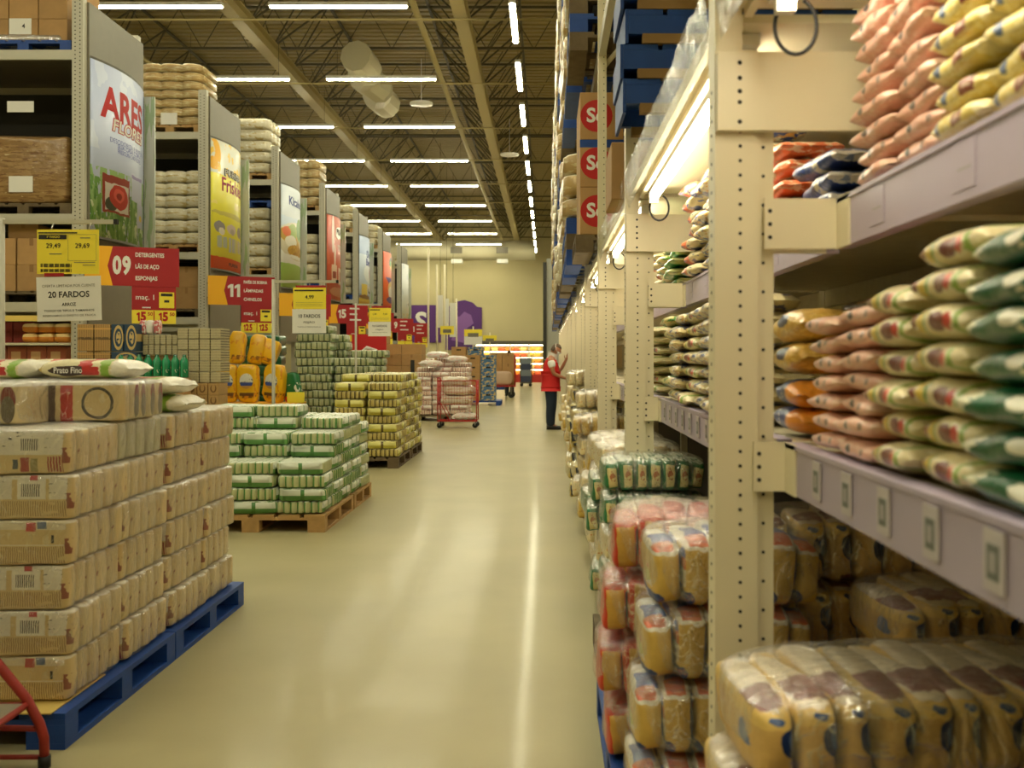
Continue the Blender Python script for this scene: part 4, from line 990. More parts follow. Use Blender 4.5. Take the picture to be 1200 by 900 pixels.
# ================================================================ LEFT: pallet racks across, their end panels, banners and signs
XE = -5.74; DR = [12.4 + 4.5 * k for k in range(7)]
NUM = ['09', '11', '13', '15', '17', '19', '21']
POSN = ['nearest', 'second nearest', 'third nearest', 'fourth nearest', 'fifth nearest', 'sixth nearest', 'farthest']
M_shade = zmat('rack_shade_panel', (60, 58, 52), rough=.9)  # near-black colour standing in for the unlit rack interior
def rack_proto():
    t = thing('pallet_rack', 'x x x x', 'pallet rack', (0, 0, 0), 0, 'pallet racks on the left')
    for x in (XE - .01, XE - 2.8, XE - 5.6):
        for y in (.0, 1.66):
            m_ = MB(); m_.box(x - .14, y, 0, x, y + .1, 5.95, 0)
            if y == 0:
                for k in range(110): m_.disc((x - .04, 0, .4 + k * .05), .009, '-y', 6, 1); m_.disc((x - .10, 0, .425 + k * .05), .009, '-y', 6, 1)
            m_.build('rack_post', [M_post, M_hole], t)
    for z in (1.98, 3.08, 5.12):
        for y in (.02, 1.7):
            m_ = MB(); m_.box(XE - 5.7, y, z, XE - .15, y + .05, z + .12); m_.build('rack_beam', M_post, t)
        m_ = MB(); m_.box(XE - 5.6, .08, z + .095, XE - .16, 1.69, z + .12); m_.build('rack_deck', M_grey, t)
    m_ = MB(); m_.box(XE - .008, .10, 1.78, XE + .02, 1.78, 5.86); m_.build('end_panel', M_grey, t)
    m_ = MB(); m_.box(XE - 5.6, 1.62, 2.1, XE - .2, 1.65, 5.1); m_.build('shade_sheet', M_shade, t)  # added dark sheet: shade of the rack's depth as colour, hides what lies behind
    return t
rk = None
for k, y in enumerate(DR):
    lab = f'grey pallet rack carrying aisle sign {NUM[k]}, {POSN[k]} rack on the left'
    if rk is None: rk = rack_proto(); rk.location = (0, y, 0); rk['label'] = lab
    else: dup(rk, (0, y, 0), 0, lab)

# ---- curved banners
def arc(s, B=.13, L_=1.66, off=0.):
    """point on the banner's curved face: s 0..1 from the near to the far edge"""
    Rr = (L_**2/4 + B**2) / (2*B); a = math.asin(L_/2/Rr); th = -a + 2*a*s
    return ((Rr + off) * math.cos(th) - (Rr - B), .06 + L_/2 + (Rr + off) * math.sin(th))
ARCL = 1.687
def banner(k, label, mat, texts, panelmat=None):
    t = thing('banner', label, 'banner', (XE + .025, DR[k] + .06, 2.95), 0, 'curved banners on the rack ends'); H = 2.22
    n = 24; vs = []; uv = []
    for i in range(n + 1):
        x, y = arc(i / n)
        for j in (0, 1): vs.append((x, y, j * H)); uv.append((i / n, j))
    me = bpy.data.meshes.new('printed_face'); fs = [(2*i, 2*i+2, 2*i+3, 2*i+1) for i in range(n)]
    nf = len(fs); v2 = []
    base = len(vs)
    for i in range(n + 1):
        x, y = arc(i / n, off=-.012)
        for j in (0, 1): v2.append((x, y, j * H)); uv.append((i / n, j))
    fs += [(base+2*i, base+2*i+1, base+2*i+3, base+2*i+2) for i in range(n)]
    fs += [(2*i, base+2*i, base+2*i+2, 2*i+2) for i in range(n)] + [(2*i+1, 2*i+3, base+2*i+3, base+2*i+1) for i in range(n)]
    fs += [(0, 1, base+1, base), (2*n, base+2*n, base+2*n+1, 2*n+1)]
    me.from_pydata(vs + v2, [], fs); ul = me.uv_layers.new(name='UVMap')
    for lp_ in me.loops: ul.data[lp_.index].uv = uv[lp_.vertex_index]
    me.materials.append(mat); me.polygons.foreach_set('use_smooth', [True] * nf * 2 + [False] * (len(fs) - 2*nf)); me.update()
    link('printed_face', me, t)
    for z in (-.03, H):
        m_ = MB(); pr = [arc(i / 16) for i in range(17)] + [(0, arc(1)[1]), (0, arc(0)[1])]; q = len(pr)
        m_.add([(x, y, z) for x, y in pr] + [(x, y, z + .03) for x, y in pr], [tuple(range(q-1, -1, -1)), tuple(range(q, 2*q))] + [(i, (i+1) % q, q+(i+1) % q, q+i) for i in range(q)])
        m_.build('end_cap', M_dgrey, t)
    m_ = MB(); m_.box(-.012, 1.735, 0, .15, 1.765, H - .05); m_.build('side_fin', panelmat or zmat('fin_pale', (186, 188, 176), [((150, 170, 130), ('noise', 3, .56))], rough=.3, coat=.4), t)
    m_ = MB(); x, y = arc(.975, off=.003); x2, y2 = arc(.995, off=.003); x3, y3 = arc(.995, off=-.002); x4, y4 = arc(.975, off=-.002)
    m_.add([(x,y,0),(x2,y2,0),(x3,y3,0),(x4,y4,0),(x,y,H),(x2,y2,H),(x3,y3,H),(x4,y4,H)], [(0,3,2,1),(4,5,6,7),(0,1,5,4),(1,2,6,5),(2,3,7,6),(3,0,4,7)]); m_.build('edge_strip', M_dgrey, t)
    for tx in texts:
        body, s, z, size, m, kw = (tx + ({},))[:6] if len(tx) == 5 else tx
        fn = lambda px, py, pz, s=s: (lambda q: (q[0], q[1], pz))(arc(s + px / ARCL, off=.003 + kw.get('o', 0)))
        m_ = MB(); lettering(m_, body, 0, z * H, size, 0, kw.get('bold', .02), width=kw.get('w'), fn=fn, shear=kw.get('shear', 0), up=kw.get('up', 1)); m_.build('lettering', m, t)
    return t
BK = dict(coord='UV', rough=.45, coat=.1, warp=.012, wscale=12)
E = lambda cx, cz, rx, rz: ('ell', 'x', 'y', cx, cz, rx, rz)
Rc = lambda a, b, c, d: (('x', a, b), ('y', c, d))
m1 = zmat('banner_blue', (186, 196, 226), [((202, 210, 232), ('noise', 3, .54), ('y', .5, 1)), ((150, 186, 120), ('y', -1, .40), ('noise', 14, .46, (1, .35, 1))), ((112, 160, 84), ('y', -1, .34), ('noise', 22, .48, (1, .4, 1))), ((84, 136, 66), ('y', -1, .28), ('noise', 26, .55, (1, .4, 1))),
     ((206, 222, 190), ('y', -1, .2), ('noise', 8, .58)), ((196, 202, 232), *Rc(.56, .86, .26, .43)), ((150, 140, 200), *Rc(.57, .85, .40, .42)), ((150, 56, 44), *Rc(.13, .52, .15, .37)), ((220, 214, 206), *Rc(.16, .50, .165, .325)), ((60, 66, 50), E(.24, .2, .08, .04)),
     ((192, 54, 44), E(.35, .25, .14, .07)), ((222, 92, 80), E(.35, .26, .08, .04)), ((150, 36, 32), E(.35, .255, .04, .02)), ((190, 196, 226), *Rc(.70, .90, .11, .26)), ((236, 206, 90), E(.8, .17, .045, .022)), ((90, 120, 190), *Rc(.95, 1.01, -1, 2))], **BK)
banner(0, 'blue curved banner with red and white lettering and a rose picture', m1, [
    ('ARES', .49, .775, .46, M_inkred, dict(w=1.28, bold=.035, up=1.2)), ('FLORES', .54, .665, .22, M_inkred, dict(w=1.04, bold=.07, shear=.15)), ('FLORES', .54, .665, .22, M_paper, dict(w=1.00, bold=.02, shear=.15, o=.002)),
    ('DESODORIZA E PERFUMA', .56, .575, .09, zmat('ink_violet', (120, 128, 196)), dict(w=1.15, bold=.0)), ('SUA CASA COM A', .56, .55, .08, MATS['ink_violet'], dict(w=.8)), ('FRESCURA DAS FLORES', .56, .52, .08, MATS['ink_violet'], dict(w=.8))])
m2 = zmat('banner_yellow', (232, 224, 66), [((214, 214, 196), ('y', .74, 2)), ((236, 196, 60), ('y', .70, 2), ('noise', 7, .56)), ((238, 178, 30), E(.06, .88, .12, .12), ('noise', 6, .44)), ((236, 222, 120), ('y', .5, .62), E(.6, .5, .6, .06), ('noise', 3, .5)), ((206, 196, 100), E(.5, .44, .5, .02)),
     ((226, 84, 38), ('y', -1, .095)), ((150, 146, 150), E(.16, .33, .11, .045)), ((216, 200, 196), E(.44, .33, .13, .04)), ((160, 150, 146), E(.74, .33, .11, .045)), ((240, 236, 226), E(.20, .30, .06, .03)), ((190, 176, 170), E(.46, .31, .06, .025)),
     ((196, 206, 196), *Rc(.10, .32, .17, .26)), ((200, 206, 214), *Rc(.36, .58, .15, .26)), ((206, 196, 190), *Rc(.62, .9, .16, .26)), ((232, 224, 66), ('str', 'x', 9, .2, .2), ('y', .14, .27))], **BK)
banner(1, 'yellow curved banner with cats and purple lettering', m2, [
    ('PURINA', .51, .765, .16, M_ink, dict(w=.92, bold=.08)), ('PURINA', .51, .765, .16, M_paper, dict(w=.84, bold=.0, o=.002)), ('Friskies', .52, .665, .34, zmat('ink_plum', (176, 56, 90)), dict(w=1.1, bold=.02)), ('PURINA', .5, .045, .09, M_ink, dict(w=.5))])
m3 = zmat('banner_food', (196, 212, 230), [((240, 240, 236), ('y', .22, .36)), ((206, 216, 226), ('y', .7, 2)), ((220, 214, 190), E(.5, .47, .6, .19)), ((196, 160, 70), E(.45, .52, .5, .10)), ((104, 150, 60), E(.68, .60, .2, .12)), ((150, 176, 80), E(.35, .56, .16, .08)), ((228, 120, 70), E(.15, .55, .12, .05)),
     ((240, 236, 220), E(.30, .46, .2, .06)), ((240, 236, 222), E(.85, .46, .16, .07)), ((206, 160, 60), E(.55, .37, .38, .07)), ((176, 120, 40), E(.55, .37, .38, .07), ('noise', 30, .55)), ((240, 240, 234), E(.5, .20, .9, .075)), ((166, 206, 106), ('y', -1, .24)), ((240, 240, 234), E(.5, .33, .56, .035), ('y', .0, .33))], **BK)
banner(2, 'white and pale green curved banner with a plate of food', m3, [('Kicaldo', .5, .86, .26, zmat('ink_blue', (60, 80, 160)), dict(w=1.0, bold=.025))])
m4 = zmat('banner_red', (196, 82, 52), [((206, 100, 66), ('noise', 3, .55)), ((236, 214, 200), E(.22, .78, .05, .22)), ((238, 234, 226), E(.62, .83, .28, .065)), ((238, 234, 226), E(.48, .80, .14, .06)), ((232, 206, 190), E(.3, .5, .04, .16)), ((230, 200, 180), *Rc(.16, .40, .22, .42)), ((150, 50, 40), *Rc(.2, .36, .26, .34)),
     ((226, 206, 190), *Rc(.5, .9, .2, .40)), ((170, 40, 30), ('str', 'x', 5, 0, .5), *Rc(.5, .9, .24, .36)), ((214, 150, 110), E(.5, .1, .4, .06))], **BK)
banner(3, 'red curved banner with a white cloud shape and coffee packs', m4, [('PILÃO', .60, .825, .20, M_ink, dict(w=.72, bold=.02)), ('SABOR E AROMA', .66, .66, .10, M_paper, dict(w=.72, bold=.02)), ('DO BRASIL', .66, .62, .10, M_paper, dict(w=.6, bold=.02))])
m5 = zmat('banner_sky', (150, 176, 216), [((196, 212, 232), ('y', .2, .75)), ((226, 232, 236), E(.6, .5, .4, .14)), ((206, 150, 170), E(.66, .5, .06, .07)), ((236, 206, 76), ('y', -1, .14)), ((222, 176, 60), ('y', .06, .09)), ((236, 214, 110), *Rc(.1, .42, .18, .34)), ((90, 84, 76), E(.62, .27, .14, .06)), ((240, 236, 226), E(.62, .29, .1, .04)), ((150, 110, 60), E(.3, .16, .3, .03))], **BK)
banner(4, 'sky blue curved banner with yellow foot and dark blue lettering', m5, [('Dona', .58, .76, .30, M_ink if False else MATS['ink_blue'], dict(w=.75, bold=.03)), ('Benta', .58, .65, .30, MATS['ink_blue'], dict(w=.85, bold=.03))])
m6 = zmat('banner_orange', (228, 96, 40), [((80, 60, 44), E(.6, .84, .24, .10)), ((240, 190, 60), E(.62, .80, .2, .07)), ((90, 150, 80), E(.5, .83, .1, .05)), ((84, 60, 140), ('lin', 'x', 'y', .5, 1, .66), ('y', -1, .60), ('x', .06, .6)), ((226, 196, 140), E(.6, .42, .34, .13)), ((230, 226, 220), E(.5, .36, .2, .1)), ((84, 60, 140), E(.45, .24, .28, .05)), ((232, 206, 160), ('y', -1, .12), ('noise', 7, .5))], **BK)
banner(5, 'orange curved banner with a violet and cream pack', m6, [])
m7 = zmat('banner_white', (226, 230, 232), [((60, 66, 60), E(.6, .28, .07, .025)), ((226, 206, 120), ('y', -1, .12), ('noise', 9, .55)), ((206, 214, 226), ('noise', 3, .58))], **BK)
banner(6, 'plain white curved banner, last in the row of banners', m7, [])

# ---- aisle signs
LINES = {0: ['DETERGENTES', 'LÃS DE AÇO', 'ESPONJAS'], 1: ['PAPÉIS DE BOBINA', 'LÂMPADAS', 'CHINELOS']}
PR = {0: ['15', '15'], 1: ['125', '125']}
for k in range(7):
    w, h = 1.10, .49; an = R(24)
    t = thing('aisle_sign', f'red and yellow aisle sign numbered {NUM[k]}', 'aisle sign', (XE + .03, DR[k] - .05, 2.31), an, 'aisle number signs')
    # red field with chevron, yellow field
    th = .03
    def slab(pr, y0, y1, name, m, par):
        m_ = MB(); n = len(pr)
        m_.add([(x, y0, z) for x, z in pr] + [(x, y1, z) for x, z in pr], [tuple(range(n)), tuple(range(2*n-1, n-1, -1))] + [(i, n+i, n+(i+1) % n, (i+1) % n) for i in range(n)])
        return m_.build(name, m, par)
    slab([(0, 0), (.32, 0), (.26, h/2), (.32, h), (0, h)], -th, 0, 'yellow_field', M_signyel, t)
    slab([(.32, 0), (w, 0), (w, h), (.32, h), (.26, h/2)], -th, 0, 'red_field', M_signred, t)
    m_ = MB(); numeral(m_, NUM[k], .43, h * .5, .30, -th - .002, .045, width=.22); m_.build('number', M_paper, t)
    m_ = MB()
    if k in LINES:
        for q, s in enumerate(LINES[k]):
            vt, ft = text_geo(s, .072, .03, 'LEFT'); wd = max(p.x for p in vt); kx = (.34, .28, .26)[q] * (1 if k == 0 else 1.15) / wd; m_.add([(.58 + p.x * kx, -th - .002, h * (.8 - .3 * q) + p.y) for p in vt], ft)
    else:
        for q, L_ in enumerate((.26, .20, .30)): m_.box(.62, -th - .003, h * (.8 - .3 * q) - .02, .62 + L_, -th - .001, h * (.8 - .3 * q) + .02)
    m_.build('lettering', M_paper, t)
    m_ = MB(); m_.tube([(.02, .0, h*.25), (.0, .12, h*.25)], .012, 6); m_.tube([(.02, .0, h*.75), (.0, .12, h*.75)], .012, 6); m_.build('bracket', M_dgrey, t)
    p_ = thing('promo_sign', f'small red promotion board with yellow price strip below sign {NUM[k]}', 'promotion sign', (XE + .03, DR[k] - .05, 1.84), an, 'promotion boards below the aisle signs')
    x0, x1 = .54, 1.06
    slab([(x0, .17), (x1, .17), (x1, .47), (x0, .47)], -.025, -.005, 'red_board', M_signred, p_)
    slab([(x0, 0), (x1, 0), (x1, .17), (x0, .17)], -.027, -.005, 'price_strip', M_pyel, p_)
    slab([(x0 + .32, .2), (x1 - .02, .2), (x1 - .02, .40), (x0 + .32, .40)], -.03, -.0255, 'price_tag', M_pyel, p_)
    m_ = MB()
    for q, s in enumerate(PR.get(k, ['', ''])):
        if s:
            numeral(m_, s, x0 + .115 + .26 * q, .085, .15, -.029, .05, width=.12 if k == 0 else .15)
            lettering(m_, '50' if k == 0 else "'", x0 + .215 + .26 * q, .12, .06, -.029, .03)
    m_.box((x0 + x1)/2 - .006, -.0285, .01, (x0 + x1)/2 + .006, -.0272, .16)
    m_.build('price_figures', M_inkred if k else M_inkred, p_)
    m_ = MB(); m_.box(x0 + .34, -.0315, .35, x1 - .04, -.0302, .385); m_.box(x0 + .38, -.0315, .27, x1 - .08, -.0302, .30); m_.build('tag_lines', M_ink, p_)
    m_ = MB()
    if k < 2: lettering(m_, 'maç. 1', x0 + .16, .33, .09, -.0275, .012)
    m_.box(x0 + .12, -.027, .195, x0 + .22, -.0262, .21)
    m_.build('lettering', M_paper, p_)
    m_ = MB(); m_.tube([(x0 + .05, -.015, .47), (x0 + .05, -.015, .476)], .006, 5); m_.tube([(x1 - .05, -.015, .47), (x1 - .05, -.015, .476)], .006, 5); m_.build('hook', M_dgrey, p_)

# ---- loads on the left racks
def paper(label, loc, w, h, txt=None, group=None):
    m_ = MB(); m_.box(-w/2, -.001, -h/2, w/2, .001, h/2); 
    if txt:
        t = thing('paper_label', label, 'label', loc); m_.build('sheet', M_paper, t)
        m2 = MB(); lettering(m2, txt, w * .15, 0, h * .4, -.003, .02); m2.build('lettering', M_ink, t); return t
    return tag(m_.build('paper_label', M_paper, loc=loc), label, 'label', group)
M_brownwrap = zmat('brown_wrap', (140, 108, 64), [((158, 126, 80), ('noise', 5, .5, (1, 1, 4))), ((120, 84, 50), ('noise', 7, .6, (1, 1, 5))), ((196, 176, 132), ('noise', 9, .68, (1.5, 1, 4)))], rough=.3, coat=.5, bump=.5, bscale=12)
BWM = [block_mesh('wrapped_load', 1.15, 1.0, .86, M_brownwrap, .16, 40, 20, .03, s) for s in range(2)]
y = DR[0] + .6
pallet('blue pallet on the top level of the nearest left rack', (-6.55, y, 5.245), 1.2, 1.0, .14, M_blue)
for c in range(3):
    for k in range(3):
        carton(.36, .9, .28, f'brown carton on the top level of the nearest rack, {layer(k, 3)} one, {ORD[c + 1]} from the aisle', (-6.20 - .37 * c, y, 5.387 + .282 * k), 'cartons on the top level of the nearest left rack', tape=False)
o = block_mesh('wrap_skirt', 1.16, .96, .12, film_mat('skirt_film', .45, (1, 1, 1), .2), .3, 32, 8, .01, 2)
tag(link('plastic_skirt', o, loc=(-6.57, y, 5.36)), 'milky plastic wrap around the foot of the top cartons, nearest rack', 'plastic wrap')
paper('white paper marked 4 on the top cartons of the nearest rack', (X(24, DR[0] + .15), DR[0] + .145, Z(31, DR[0] + .15)), .28, .2, '4')
pallet('blue pallet under the brown wrapped load of the nearest rack', (-6.55, y, 3.205), 1.2, 1.0, .14, M_dwood)
o = link('wrapped_load', BWM[0], loc=(-6.55, y, 3.346)); tag(o, 'brown film-wrapped load with a white label, nearest left rack', 'wrapped load', 'brown wrapped loads')
paper('white label on the brown wrapped load of the nearest rack', (X(25, DR[0] + .1), DR[0] + .085, Z(216, DR[0] + .1)), .3, .2)
o = link('wrapped_load', BWM[1], loc=(-7.85, y, 3.346)); tag(o, 'brown film-wrapped load at the left frame edge, nearest left rack', 'wrapped load', 'brown wrapped loads')
paper('white paper hanging in the dark gap of the nearest rack', (X(24, DR[0] + .3), DR[0] + .3, Z(125, DR[0] + .3)), .34, .14)
pallet('dark pallet under the cartons low in the nearest rack', (-6.85, y, 2.105), 1.2, 1.0, .14, M_dwood)
for c in range(3):
    for k in range(2):
        carton(.36, .8, .33, f'brown carton low in the nearest rack, {("lower", "upper")[k]} one, {ORD[c + 1]} from the aisle', (-6.47 - .38 * c, y - .05, 2.247 + .332 * k), 'cartons low in the nearest left rack')
carton(.38, .6, .18, 'flat brown carton on top of the low cartons, nearest rack', (-6.6, y - .1, 2.913), 'cartons low in the nearest left rack')
# second rack
y = DR[1] + .62
pallet('light wooden pallet on the top level of the second left rack', (-6.42, y, 5.245), 1.1, 1.0, .14, M_wood)
for k in range(7): load('tan', f'brown wrapped sack layer on the top level of the second rack, {layer(k, 7)} one', (-6.42, y, 5.387 + .152 * k), 'sack layers, top of second left rack', h=.155)
paper('white label on the brown sacks, top of the second rack', (X(198, DR[1] + .1), DR[1] + .10, Z(139, DR[1] + .1)), .28, .2)
pallet('light wooden pallet under the white sacks of the second rack', (-6.36, y, 3.205), 1.1, 1.0, .14, M_wood)
for k in range(6): load('white', f'white sack layer in the middle of the second rack, {layer(k, 6)} one', (-6.36, y, 3.347 + .212 * k), 'white sack layers of the second left rack', h=.215)
pallet('dark pallet under the cartons of the second rack', (-6.4, y, 2.105), 1.1, 1.0, .14, M_dwood)
for k in range(2):
    for c in range(2): carton(.48, .9, .36, f'brown carton low in the second rack, {("lower", "upper")[k]} one, {("aisle side", "left side")[c]}', (-6.15 - .5 * c, y, 2.247 + .362 * k), 'cartons low in the second left rack')
# third rack to sixth
for k in range(2, 6):
    y = DR[k] + .6; nm = ORD[k + 1]
    pallet(f'wooden pallet on the top level of the {nm} left rack', (-6.42, y, 5.245), 1.1, 1.0, .14, M_wood)
    for q in range(5 if k < 4 else 3): load('white' if k != 3 else 'tan', f'wrapped sack layer on the top level of the {nm} rack, {layer(q, 5)} one', (-6.42, y, 5.387 + .24 * q), f'sack layers, top of {nm} left rack', h=.243, rotz=R(90) * (k == 2), sx=1.0, sy=.95)
    pallet(f'blue pallet in the middle of the {nm} left rack', (-6.42, y, 4.72 if k == 2 else 3.205), 1.1, 1.0, .14, M_blue) if k != 2 else None
    if k == 2:
        pallet('wooden pallet in the middle of the third left rack', (-6.42, y, 3.205), 1.1, 1.0, .14, M_wood)
    for q in range(5): load('white', f'white sack layer in the middle of the {nm} rack, {layer(q, 5)} one', (-6.42, y, 3.347 + .262 * q), f'white sack layers of the {nm} left rack', h=.265, rotz=R(90))
    if k == 2: pallet('empty blue pallet on the white sacks of the third rack', (-6.42, y, 3.347 + 1.315), 1.1, 1.0, .14, M_blue)

# ---------------------------------------------------------------- end displays in front of the racks
rd = random.Random(9)
# low bay of the nearest rack: red cartons, lit packs, red bottles
m_ = MB(); m_.box(-8.4, 12.32, 1.86, XE - .16, 12.39, 1.93); tag(m_.build('shelf_rail', zmat('rail_yellow', (236, 206, 110))), 'pale yellow price rail across the low bay of the nearest rack', 'price rail')
M_redcard = zmat('red_carton', (126, 40, 30), rough=.6, var=.12)
M_redcard2 = zmat('red_tan_carton', (146, 76, 48), [((190, 150, 100), ('x', .2, .7), ('z', .2, .7))], rough=.6, var=.12)
t = thing('display_shelf', 'low steel display shelf with red goods in the nearest rack', 'shelf', (0, 12.5, 0))
for z in (.85, 1.30, 1.565): m_ = MB(); m_.box(-8.6, 0, z, -5.9, .7, z + .03); m_.build('shelf_board', M_creamd, t)
for x in (-8.6, -5.95): m_ = MB(); m_.box(x, .0, 0, x + .05, .06, 1.9); m_.build('post', M_creamd, t); 
m_ = MB(); m_.box(-8.6, .7, .9, -5.9, .72, 1.95); m_.build('back_panel', zmat('dark_red_panel', (70, 30, 24)), t)
for c in range(7):
    carton(.27, .4, .265, f'dark red carton on the upper display shelf, {ORD[c + 1]} from the left', (-8.3 + .28 * c, 12.85, 1.597), 'dark red cartons on the display shelf', mat=M_redcard, tape=False)
for c in range(3):
    for k in range(2):
        b_ = link('bread_pack', block_mesh('bread_pack', .2, .25, .15, zmat('bread_orange', (230, 150, 60), [((250, 220, 150), ('z', .6, 2))], rough=.4), .5, 16, 8, .01, c), loc=(-6.33 + .0 + .13 * (c - 1) * 1.55, 12.72, 1.597 + .126 * k), scale=(1, 1, .82))
        tag(b_, f'orange packet on the upper display shelf beside the rack post, {("lower", "upper")[k]} {("left", "middle", "right")[c]} one', 'packet', 'orange packets on the display shelf')
for c in range(4):
    carton(.24, .4, .22, f'red and tan carton on the lower display shelf, {ORD[c + 1]} from the left', (-6.93 + .25 * c, 12.8, 1.332), 'red and tan cartons on the display shelf', mat=M_redcard2, tape=False)
M_sauce = zmat('sauce_red', (186, 34, 22), [((226, 210, 190), ('z', .30, .42)), ((200, 20, 20), ('z', .8, 2))], rough=.25, coat=.4)
bt = MB(); bt.lathe([(.03, 0), (.036, .01), (.036, .16), (.016, .23), (.016, .27), (.02, .275), (.02, .30), (.005, .305)], 12); btm = bt.mesh('sauce_bottle', M_sauce)
for c in range(6): tag(link('sauce_bottle', btm, loc=(-7.62 + .092 * c, 12.58, 1.332), scale=(.85, .85, .72)), f'red sauce bottle on the lower display shelf, {ORD[c + 1]} from the left', 'bottle', 'red sauce bottles')
# end display of aisle 09
M_printA = zmat('print_carton', (176, 138, 82), [((90, 70, 40), ('str', 'x', 7, 0, .14)), ((96, 74, 44), ('z', .42, .52), ('noise', 8, .45)), ((206, 160, 90), ('z', .8, .86))], rough=.7, var=.06)
M_printB = zmat('logo_carton', (40, 66, 90), [((206, 176, 110), E(.5, .5, .46, .5) if False else ('ell', 'x', 'z', .6, .5, .42, .46)), ((40, 66, 90), ('ell', 'x', 'z', .6, .5, .32, .34)), ((206, 180, 120), ('ell', 'x', 'z', .62, .5, .2, .24), ('noise', 5, .48))], rough=.6)
M_lattice = zmat('lattice_pack', (186, 174, 136), [((110, 100, 76), ('str', 'x', 6, 0, .2), ('str', 'z', 4, .1, .5)), ((90, 84, 66), ('noise', 10, .64))], rough=.6, var=.05)
M_ubox = zmat('u_carton', (172, 138, 84), [((110, 82, 44), ('ell', 'x', 'z', .5, .55, .3, .34)), ((172, 138, 84), ('ell', 'x', 'z', .5, .62, .18, .3))], rough=.7, var=.06)
t = thing('display_table', 'low brown display platform at the end of aisle 09', 'display', (-4.85, 12.0, 0))
m_ = MB(); m_.box(-.92, -.58, .63, .92, .55, .683); m_.build('table_top', M_card, t)
m_ = MB(); m_.box(-.88, -.55, 0, .88, .52, .629); m_.build('table_skirt', M_card, t)
EX = 12.0
def ex(px): return X(px, 11.85)
def ez(py): return Z(py, 11.85)
def dcart(x0, x1, y0p, y1p, label, mat, group, dep=.35, yy=11.85):
    w = (x1 - x0) / 1170 * 11.85; h = (y1p - y0p) / 1170 * 11.85
    return carton(w - .006, dep, h - .004, label, (X((x0 + x1)/2, 11.85), yy + dep/2, Z(y1p, 11.85)), group, mat=mat, tape=False)
zb = .602
for c, px in enumerate((90, 110)):
    dcart(px, px + 19.5, 412, 428, f'printed brown carton at the end of aisle 09, lower row, {("left", "right")[c]} one', M_printA, 'printed cartons at the end of aisle 09')
    dcart(px, px + 19.5, 379.5, 411.5, f'tall printed brown carton at the end of aisle 09, upper row, {("left", "right")[c]} one', M_printA, 'printed cartons at the end of aisle 09')
dcart(130, 144.5, 379.5, 411.5, 'dark blue carton with tan ring at the end of aisle 09, left one', M_printB, 'dark blue ringed cartons')
dcart(145, 160, 379.5, 411.5, 'dark blue carton with tan ring at the end of aisle 09, right one', M_printB, 'dark blue ringed cartons')
dcart(130, 160, 412, 428, 'dark blue carton under the ringed cartons', M_printB, None)
for c, px in enumerate((90, 113, 136)): dcart(px, px + 22.5, 428.5, 490.5, f'brown carton at the foot of the aisle 09 end display, {ORD[c + 1]} from the left', M_card, 'foot cartons of the aisle 09 end display')
for c in range(6):
    for k in range(2): dcart(161 + 7 * c, 161 + 7 * c + 6.6, 392 + 12 * k, 403.6 + 12 * k, f'small pale printed pack, {("upper", "lower")[k]} row, {ORD[c + 1]} from the left', M_lattice, 'small pale packs at the end of aisle 09', yy=12.0)
for c in range(4):
    for k in range(5):
        dcart(203 + 13 * c, 203 + 13 * c + 12.6, 384 + 13 * k, 396.7 + 13 * k, f'pale lattice print pack by the green bottles, {ORD[k + 1]} from the top, {ORD[c + 1]} from the left', M_lattice, 'lattice packs by the green bottles', yy=11.98)
    for k in range(3):
        dcart(203 + 13 * c, 203 + 13 * c + 12.6, 449 + 14 * k, 463.2 + 14 * k, f'brown carton with dark arch print, {ORD[k + 1]} from the top, {ORD[c + 1]} from the left', M_ubox, 'arch print cartons', yy=11.9)
dcart(137, 224, 443, 491, 'wide brown carton carrying the green bottles', M_card, None, .26, 11.60)
dcart(161, 202.6, 416.2, 490.5, 'brown carton right behind the green bottles', M_card, None, .2, 12.05)
bt = MB(); bt.lathe([(.042, 0), (.05, .01), (.05, .10), (.047, .12), (.05, .14), (.05, .20), (.03, .235), (.022, .25), (.022, .275), (.004, .28)], 12)
gbm = bt.mesh('green_bottle', zmat('bottle_green', (16, 130, 84), [((60, 170, 120), ('x', .3, .45)), ((220, 220, 200), ('z', .2, .34), ('noise', 5, .62)), ((10, 96, 60), ('z', .88, 2))], rough=.22, coat=.5))
for c in range(8): tag(link('green_bottle', gbm, loc=(X(141 + 10.6 * c, 11.7), 11.72, Z(442.5, 11.7)), scale=(1, 1, .97)), f'green bottle in the row behind the rice stacks, {ORD[c + 1]} from the left', 'bottle', 'green bottles')
for c, (px, mt) in enumerate(((164, 'pinkpk'), (172, 'whitepk'), (181, 'pinkpk'))):
    m0 = zmat(mt, (206, 110, 110) if mt == 'pinkpk' else (226, 224, 214), [((236, 226, 220), ('noise', 4, .55))], rough=.5)
    o = link('soap_pack', block_mesh('soap_pack', .085, .1, .17, m0, .5, 14, 8, .004, c), loc=(X(px, 11.95), 12.06, Z(391.5, 12.06))); tag(o, f'{("pink", "white", "pink")[c]} pack standing on the small pale packs, {("left", "middle", "right")[c]} one', 'pack', 'pink and white packs')
